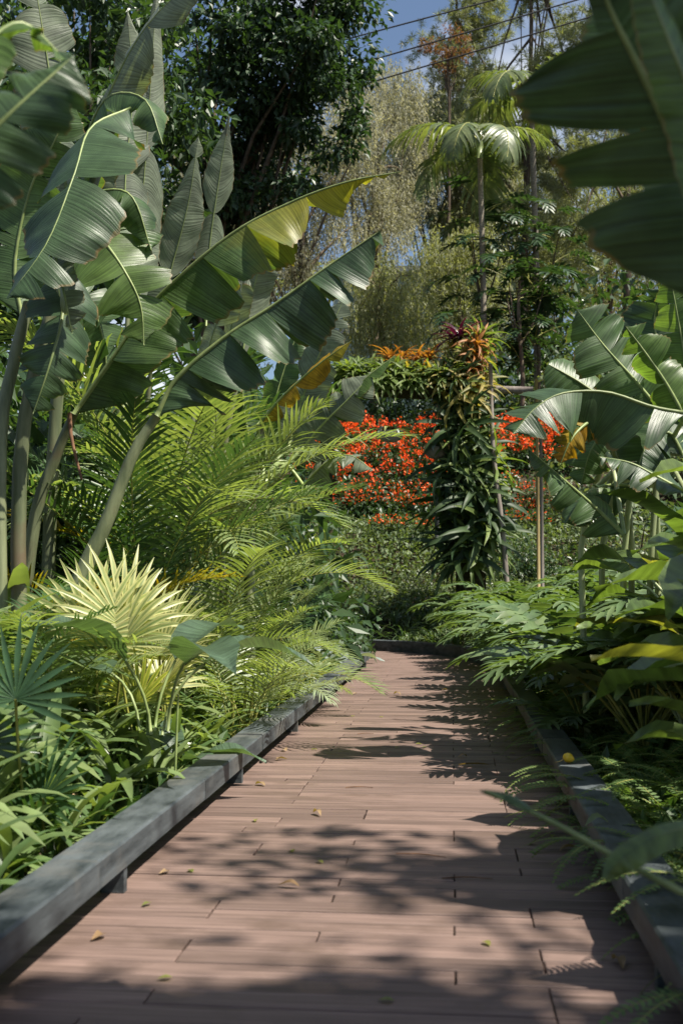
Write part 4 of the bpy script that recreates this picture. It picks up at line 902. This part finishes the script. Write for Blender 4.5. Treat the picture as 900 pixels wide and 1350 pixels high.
# pots below the beam
bowl_pr = [(.0, 0), (.08, .005), (.14, .05), (.17, .12), (.175, .16), (.155, .16), (.14, .11), (.0, .10)]
m_ = MB(); rings = [[m_.vert((max(r_, .001)*math.cos(2*math.pi*k/16), max(r_, .001)*math.sin(2*math.pi*k/16), z)) for k in range(16)] for r_, z in bowl_pr]
for a, b in zip(rings, rings[1:]):
    for k in range(16): m_.face(a[k], a[(k+1) % 16], b[(k+1) % 16], b[k])
bowl_me = m_.mesh('bowl', 'bowl')
pend = [strap_mesh(U(.28, .42), U(.026, .036), U(.7, 1.2), U(-1.5, -.8), mt, tw=U(-.2, .2)) for mt in ('dry', 'silver', 'fanpale', 'brom_green')]
for (px, py, n_, lab) in ((575, 605, 20, 'grey bowl of drooping plants hanging beside the bromeliad pillar'), (516, 583, 22, 'hanging bowl of pale drooping plants in front of the red flowers')):
    p = P(px, py, AY-.1); t = thing('hanging_bowl', lab, 'planter', p)
    child('bowl', bowl_me, t, sc=1.35)
    for k in range(n_): child('leaf', pend[k % 4], t, (U(-.1, .1), U(-.1, .1), .2), (0, 0, 2*math.pi*k/n_), U(1.0, 1.5))
    up = P(px, 520, AY-.1).z-p.z
    for k in range(3):
        a = k*2.1; m_ = MB(); m_.tube([(math.cos(a)*.165, math.sin(a)*.165, .15), (0, .1, up)], .004, 4); child('hanger', m_.mesh('hanger', 'darkmetal'), t)
b = base_at(577, 25.2); lt = thing('garden_light_post', 'short black post standing on the pale bank below the red flowers', 'post', b)
m_ = MB(); m_.tube([(0, 0, -.05), (0, 0, 1.25)], .05, 10); child('post', m_.mesh('post', 'darkmetal'), lt)
m_ = MB(); m_.tube([(0, 0, 1.25), (0, 0, 1.27), (0, 0, 1.36), (0, 0, 1.38)], [.05, .08, .08, .05], 12); child('cap', m_.mesh('cap', 'darkmetal'), lt)

# ------------------------------------------------------------------ trees
def tips_in(c, r, n, shell=.45):
    d = norm(rng.normal(size=(n, 3))); q = rng.uniform(shell**3, 1, (n, 1))**(1/3); return c + d*q*np.array(r)
def limbs(root, base, tips, trunk_top, r0, mat='bark', fork=.35, nm='trunk', bend=.15, tr=.35):
    b = Vector(base); tt = Vector(trunk_top); o = Vector(root.location)
    m_ = MB(); n = 8; tr_pts = curve([b-Vector((0, 0, .2)), b.lerp(tt, .35)+Vector((U(-bend, bend), U(-bend, bend), 0)), b.lerp(tt, .7)+Vector((U(-bend, bend), U(-bend, bend), 0)), tt], n)
    m_.tube([p-o for p in tr_pts], [r0*(1-(1-tr)*k/(n-1)) for k in range(n)], 9); tro = child(nm, m_.mesh(nm, mat), root)
    m_ = MB()
    for t in tips[::2 if len(tips) < 80 else 4]:
        t = Vector(t); f = U(fork, 1.0); s = tr_pts[min(n-1, int(f*(n-1)))]
        mid = s.lerp(t, .5)+Vector((U(-.3, .3), U(-.3, .3), U(0, .5)))
        m_.tube([s-o, s.lerp(mid, .55)+Vector((0, 0, .08))-o, mid-o, mid.lerp(t, .6)-o, t-o], [r0*.32, r0*.25, r0*.17, r0*.1, r0*.04], 5, False)
    child('branches', m_.mesh('branches', mat), tro)
def clumps(tips, per, rad, size, asp, mat, nm='crown', kite=False, droop=-.4, flat=.6):
    n = len(tips)*per; c = np.repeat(np.asarray(tips), per, 0)
    off = norm(rng.normal(size=(n, 3)))*rng.uniform(0, 1, (n, 1))**.5*rad*np.repeat(rng.uniform(.6, 1.3, (len(tips), 1)), per, 0); off[:, 2] *= flat
    d = norm(off/rad + rng.normal(size=(n, 3))*.6 + np.array([0, 0, droop])); nr = norm(rng.normal(size=(n, 3))*.55+np.array([0, 0, 1.0])); s = rng.uniform(.65, 1.3, n)*size
    return (leaf_kites if kite else leaf_quads)(c+off, d, nr, s, s*asp)
def crown(root, quads, mat, nm='crown'):
    child(nm, quads_mesh(nm, quads - np.array(root.location), mat), root)
def vz(v): return np.array(v)

# dark broadleaf tree above the upright leaves
bx = P(250, 700, 25).x
T1 = thing('broadleaf_tree', 'dark glossy broadleaf tree spreading above the narrow upright leaves', 'tree', on_ground(bx, 25))
c1 = vz(P(290, 120, 24.5)); tp = np.concatenate([tips_in(c1, (3.4, 2.6, 3.0), 100), tips_in(vz(P(385, 85, 23.8)), (1.8, 1.3, 1.5), 34), tips_in(vz(P(250, 330, 25)), (1.5, 1.5, 2.2), 26), tips_in(vz(P(440, -20, 24)), (1.1, 1.3, .8), 10)])
limbs(T1, T1.location, tp, P(290, 190, 24.8), .24); crown(T1, clumps(tp, 170, .62, .19, .5, 'tree_dark'), 'tree_dark')
# unseen tree put beside the walk, its crown shaped to shade the nearest boards
T0 = thing('broadleaf_tree', 'unseen tall leafy tree with crown shaped to shade the first boards of the walk', 'tree', on_ground(5.1, -.4))
tp = np.concatenate([tips_in(np.array([5.2, .6, 9.3]), (1.9, .95, 1.3), 105, .1), tips_in(np.array([5.0, 3.2, 8.8]), (1.3, .15, .3), 5, .1)])
limbs(T0, T0.location, tp, (5.0, -.3, 8.8), .2); crown(T0, clumps(tp, 130, .6, .2, .5, 'shrub', flat=.5), 'shrub')
# trees behind the left banana plants
for i, (px, Y_, py, rx, rz, mt, lab) in enumerate([(90, 18, 170, 2.6, 3.0, 'shrub', 'mid green leafy tree behind the torn banana leaves'), (-60, 14, 300, 2.6, 3.4, 'tree_dark', 'dense dark tree behind the drooping banana clump'), (130, 30, 60, 4, 4.5, 'shrub', 'tall leafy tree far behind the bananas')]):
    x = P(px, 800, Y_).x; t = thing('broadleaf_tree', lab, 'tree', on_ground(x, Y_)); c = vz(P(px, py, Y_)); tp = tips_in(c, (rx, rx*.8, rz), 60)
    limbs(t, t.location, tp, c, .16); crown(t, clumps(tp, 150, .6, .2, .5, mt), mt)
for i, (px, Y_, s) in enumerate([(-40, 11, 1.4), (40, 12.5, 1.5), (130, 14, 1.6), (220, 15.5, 1.6), (290, 17, 1.3), (20, 16, 2.0), (180, 18, 2.0), (300, 20, 1.5), (360, 16, .8), (425, 18.5, .5), (-120, 9, 1.3), (80, 10.5, 1.1), (370, 20.5, 1.0)]):
    x = P(px, 800, Y_).x; shrub('leafy_bush', '%s dark green bush in the shade behind the %s' % ('huge' if s > 1.7 else 'small' if s < 1.05 else 'dense', 'drooping banana clump' if px < 60 else 'upright narrow leaves' if px < 260 else 'feathery palms'), 'bush', x, Y_, sh_big[i % 3], s, 'dark bushes behind the bananas')
# weeping olive trees
def weeping(name, label, px, Y_, py, r, nstr, mat, h0, seed, wood='bark', slen=(.8, 2.4), size=.14, dens=26):
    x = P(px, 800, Y_).x; t = thing(name, label, 'tree', on_ground(x, Y_)); c = vz(P(px, py, Y_))
    tp = tips_in(c, r, 40, .4); limbs(t, t.location, tp, P(px, py-20, Y_), h0, wood, .3)
    k = rng.integers(0, len(tp), nstr); st_ = tp[k] + rng.normal(size=(nstr, 3))*np.array([.40, .40, .25])
    ln = rng.uniform(*slen, nstr); sway = rng.normal(size=(nstr, 2))*.12; pos, d = [], []
    for j in range(dens):
        f = rng.uniform(0, 1, nstr)
        p = st_.copy(); p[:, 2] -= ln*f; p[:, :2] += sway*(ln*f*f)[:, None]; pos.append(p + rng.normal(size=(nstr, 3))*.03)
        dd = rng.normal(size=(nstr, 3))*.5; dd[:, 2] -= 1.0; d.append(dd)
    pos = np.concatenate(pos); d = np.concatenate(d); s = rng.uniform(.7, 1.3, len(pos))*size
    crown(t, leaf_kites(pos, d, rand_dirs(len(pos)), s, s*.26), mat); return t
weeping('weeping_tree', 'grey olive weeping tree with hanging threads beside the dark broadleaf crown', 400, 40, 230, (4.6, 2.5, 3.6), 2100, 'weep', .22, 1)
weeping('weeping_tree', 'tall pale weeping tree standing under the power cables', 495, 43, 190, (2.6, 2.2, 3.8), 1400, 'weep', .2, 2)
weeping('weeping_tree', 'low greenish weeping tree in front of the turquoise wall', 505, 38, 385, (1.7, 1.5, 1.7), 800, 'weepgreen', .15, 3)
weeping('weeping_tree', 'thin greenish weeping tree beside the slender palm trunk', 608, 41, 360, (1.5, 1.4, 2.4), 1000, 'weepgreen', .15, 4)
weeping('weeping_tree', 'greyish weeping tree behind the upright narrow leaves', 300, 42, 300, (3.2, 2, 3.4), 1500, 'weep', .2, 5)
weeping('weeping_tree', 'broad hazy weeping tree behind the slender feather palm', 575, 50, 215, (3.4, 2.4, 4.8), 1500, 'weep', .2, 6, size=.17)
weeping('weeping_tree', 'pale weeping tree far behind the young dark leaved trees', 680, 53, 270, (3.6, 2.4, 4.2), 1400, 'weepgreen', .2, 7, size=.17)
weeping('weeping_tree', 'pale weeping tree behind the close hanging dark leaf', 800, 50, 300, (3.6, 2.4, 4.0), 1200, 'weepgreen', .2, 8, size=.17)
# pines
def pine(label, px, Y_, pt, pb, rad, mat, ntuft, px2=None):
    x = P(px, 800, Y_).x; t = thing('pine_tree', label, 'tree', on_ground(x, Y_)); tpz = vz(P(px2 or px, pt, Y_)); bz = vz(P(px, pb, Y_))
    f = rng.uniform(0, 1, 46); c = bz + (tpz-bz)*f[:, None]; a = rng.uniform(0, 6.28, 46); rr = rad*(1-.55*f)*rng.uniform(.45, 1, 46)
    tips = c + np.stack([np.cos(a)*rr, np.sin(a)*rr*.8, rng.uniform(-.2, .7, 46)], 1)
    limbs(t, t.location, tips, tpz, .2, fork=.45, tr=.2)
    k = rng.integers(0, 46, ntuft); g = rng.uniform(.45, 1.05, (ntuft, 1)); ct = c[k]*(1-g)+tips[k]*g + rng.normal(size=(ntuft, 3))*np.array([.55, .55, .35])
    per = 34; pos = np.repeat(ct, per, 0); d = rand_dirs(len(pos), .25); s = rng.uniform(.22, .38, len(pos))
    crown(t, leaf_kites(pos, d, rand_dirs(len(pos)), s, .03), mat)
pine('tall pine with soft needle tufts rising behind the feather palms', 690, 46, -140, 330, 4.2, 'pine', 2200, 700)
pine('pine with loose needle tufts beside the power cables', 600, 50, -60, 300, 3.6, 'pine', 1800)
pine('pine standing behind the close hanging dark banana leaf', 830, 44, -120, 350, 4.5, 'pine', 1000)
x = P(592, 800, 44).x; t = thing('russet_tree', 'thin tree with russet brown foliage between the power cables', 'tree', on_ground(x, 44)); c = vz(P(590, 60, 44)); tp = tips_in(c, (1.1, .9, .9), 14)
limbs(t, t.location, tp, c, .1, fork=.85); crown(t, clumps(tp, 90, .4, .14, .4, 'redtree', kite=True), 'redtree')
# trees further back
for i, (px, Y_, py, rx, rz, mt, lab) in enumerate([(560, 75, 420, 6, 3.2, 'weepgreen', 'hazy olive tree line tree far behind the turquoise wall'), (720, 66, 400, 5, 4, 'shrubspeck', 'far leafy tree behind the feather palms'), (430, 70, 420, 6, 3.5, 'weepgreen', 'far olive tree behind the weeping trees'), (860, 60, 380, 6, 5, 'shrubspeck', 'far leafy tree behind the right hand bananas' if False else 'far leafy tree behind the banana clump on pale stalks'), (250, 60, 330, 7, 6, 'shrub', 'far green tree behind the dark broadleaf crown')]):
    x = P(px, 800, Y_).x; t = thing('broadleaf_tree', lab, 'tree', on_ground(x, Y_)); c = vz(P(px, py, Y_)); tp = tips_in(c, (rx, rx*.6, rz), 60)
    limbs(t, t.location, tp, c, .25); crown(t, clumps(tp, 120, 1.0, .32, .45, mt, kite=True), mt)
# feather palms on the slope
pf = [pinnate(U(2.2, 2.5), U(.7, 1.1), U(-1.5, -.9), 22, .95, .046, ['palmfeather', 'rachis'], ldroop=U(1.4, 2.2), bare=.15, vee=.0, rr=.02, side=U(-.15, .15)) for _ in range(3)]
pfd = [pinnate(U(2.0, 2.4), U(.8, 1.2), U(-1.2, -.6), 28, .6, .026, ['palmdark', 'rachis'], ldroop=U(.7, 1.2), bare=.15, vee=.1, rr=.02, side=U(-.15, .15)) for _ in range(3)]
def feather(label, px, Y_, ptop, nf, sc, r0, meshes, pxt, a0=0):
    b = base_at(px, Y_); t = thing('feather_palm', label, 'palm', b); tt = P(pxt, ptop, Y_)-b
    m_ = MB(); pts = curve([(0, 0, -.1), Vector(tt)*.5+Vector((.05, 0, 0)), tt], 22); m_.tube(pts, [r0*(1.08 if k % 2 else 1)*(1-.25*k/21) for k in range(22)], 9); child('trunk', m_.mesh('trunk', 'palebark'), t)
    m_ = MB(); m_.tube([Vector(tt)-Vector((0, 0, .1)), Vector(tt)+Vector((0, 0, .3)), Vector(tt)+Vector((0, 0, .7))], [r0*.9, r0*1.1, r0*.5], 9); child('crownshaft', m_.mesh('crownshaft', 'palm'), t)
    for k in range(nf): child('frond', meshes[k % 3], t, Vector(tt)+Vector((0, 0, .45)), (U(-.5, .45), U(-.2, .2), a0+2*math.pi*k/nf+U(-.5, .5)), sc*U(.8, 1.35))
feather('slender feather palm with sunlit drooping fronds rising behind the arch', 640, 34, 205, 7, 1.15, .10, pf+[], 632, 1.2)
feather('taller feather palm behind the slender one, fronds fountaining upward', 712, 36, 140, 7, 1.1, .11, pf, 700, .3)
# dark young trees with big leaves below the palms
dkl = [lobed_mesh(.6, .5, ['tree_dark', 'rachis'], e0=.2, e1=-1.2, nl=7, lobe=.6, lw=.07) for _ in range(3)]
for (px, Y_, ptop, nl_, lab, r_) in ((690, 33, 370, 40, 'young dark leaved tree with slim forked trunk beside the arch', 1.0), (712, 35, 300, 46, 'young dark leaved tree just behind the forked one', 1.1), (640, 35, 290, 36, 'dark drooping leaved tree wrapped around the slender palm trunk', .9)):
    b = base_at(px, Y_); t = thing('young_tree', lab, 'tree', b); h = P(px, ptop, Y_).z-b.z
    m_ = MB(); m_.tube(curve([(0, 0, -.1), (.06, 0, h*.4), (-.04, 0, h*.8), (0, 0, h)], 10), [.075-.004*k for k in range(10)], 8); tk = child('trunk', m_.mesh('trunk', 'bark'), t)
    for k in range(3):
        a = k*2.1; m_ = MB(); m_.tube(curve([(0, 0, h*.6), (math.cos(a)*.4, math.sin(a)*.4, h*.75), (math.cos(a)*.7, math.sin(a)*.7, h*.95)], 6), [.04, .035, .03, .025, .02, .015], 6); child('branch', m_.mesh('branch', 'bark'), tk)
    for k in range(nl_): child('leaf', dkl[k % 3], t, (U(-.6, .6)*r_, U(-.5, .5)*r_, h*U(.45, 1.08)), (U(-.3, .3), 0, U(0, 6.28)), U(1.2, 1.8))
# shrubs behind the right clump
for i, (px, Y_, s) in enumerate([(740, 34, 1.7), (790, 27, 1.6), (840, 24, 1.6), (890, 21, 1.6), (700, 37, 1.6), (820, 32, 2.3), (900, 28, 2.4), (760, 36, 2.4), (950, 18, 1.7)]):
    x = P(px, 800, Y_).x; shrub('speckled_bush', 'bush with pale glinting leaves behind the banana clump on pale stalks', 'bush', x, Y_, sh_speck[i % 3], s, 'pale leaved bushes behind the banana clump')
for i, (px, Y_, s) in enumerate([(860, 13, .45), (920, 12, .5), (970, 10, .6), (820, 16, .45), (880, 17, .6), (940, 15, .8), (720, 20, .35), (690, 24, .42), (760, 22, .55)]):
    x = P(px, 800, Y_).x; shrub('leafy_bush', 'dark leafy bush at the foot of the banana clump on pale stalks', 'bush', x, Y_, sh_big[i % 3], s, 'dark bushes at the foot of the banana clump')
# bushes filling the crest of the slope
for i, (px, Y_, s) in enumerate([(455, 34.5, .85), (490, 34.2, .82), (525, 34.4, .8), (560, 34.2, .78), (595, 34.6, .8), (690, 42, 1.7), (735, 40, 1.9), (790, 41, 2.2), (850, 38, 2.2), (640, 44, 1.2), (930, 33, 2.4)]):
    x = P(px, 800, Y_).x; shrub('leafy_bush', 'tall dark bush behind the young trees and feather palms', 'bush', x, Y_, sh_big[i % 3], s, 'tall bushes behind the feather palms')
for i, (px, Y_, s) in enumerate([(380, 33, 1.0), (440, 34, .9), (500, 35, .45), (610, 34, .6), (660, 34, .8), (470, 36, .5), (560, 37, .35), (320, 30, 1.6), (260, 27, 1.8), (700, 38, 1.0), (350, 34, 1.9), (400, 36, 1.6), (290, 33, 2.0)]):
    x = P(px, 800, Y_).x; shrub('leafy_bush', 'round leafy bush on the crest above the red flowers', 'bush', x, Y_, sh_dark[i % 3], s*1.2, 'bushes on the crest of the slope')
# turquoise building
bx0, bx1 = P(440, 450, 50).x, P(680, 450, 50).x; gz = ground_z(0, 50)
zt, zl = P(560, 360, 50).z, P(560, 436, 50).z
bd = thing('building', 'pale turquoise building with white ledge glimpsed beyond the weeping trees', 'building', ((bx0+bx1)/2, 53, gz))
bo = Vector(bd.location)
def bpart(nm, lo, hi, mat): m_ = MB(); m_.box(tuple(Vector(lo)-bo), tuple(Vector(hi)-bo), .02); return child(nm, m_.mesh(nm, mat, smooth=False), bd)
bpart('wall', (bx0, 50, gz-.2), (bx1, 56, zt), 'wall'); bpart('ledge', (bx0-.1, 49.7, zl-.08), (bx1+.1, 50.01, zl+.08), 'white'); bpart('roof', (bx0-.3, 49.6, zt), (bx1+.3, 56.3, zt+.25), 'white')
# power cables
for (a, b) in (((300, 165), (880, -8)), ((300, 135), (880, -35)), ((360, 78), (880, -62))):
    A0, B0 = P(a[0], a[1], 30), P(b[0], b[1], 31); m_ = MB(); e0 = A0+(A0-B0)*2.5; e1 = B0+(B0-A0)*2.5
    pts = [e0.lerp(e1, k/40) + Vector((0, 0, .6*(2*k/40-1)**2)) for k in range(41)]; o = pts[20]
    m_.tube([p-o for p in pts], .022, 5)
    single('power_cable', m_.mesh('power_cable', 'cable'), 'thin black power cable strung across the sky above the weeping trees', 'cable', o, 0, 'power cables overhead')
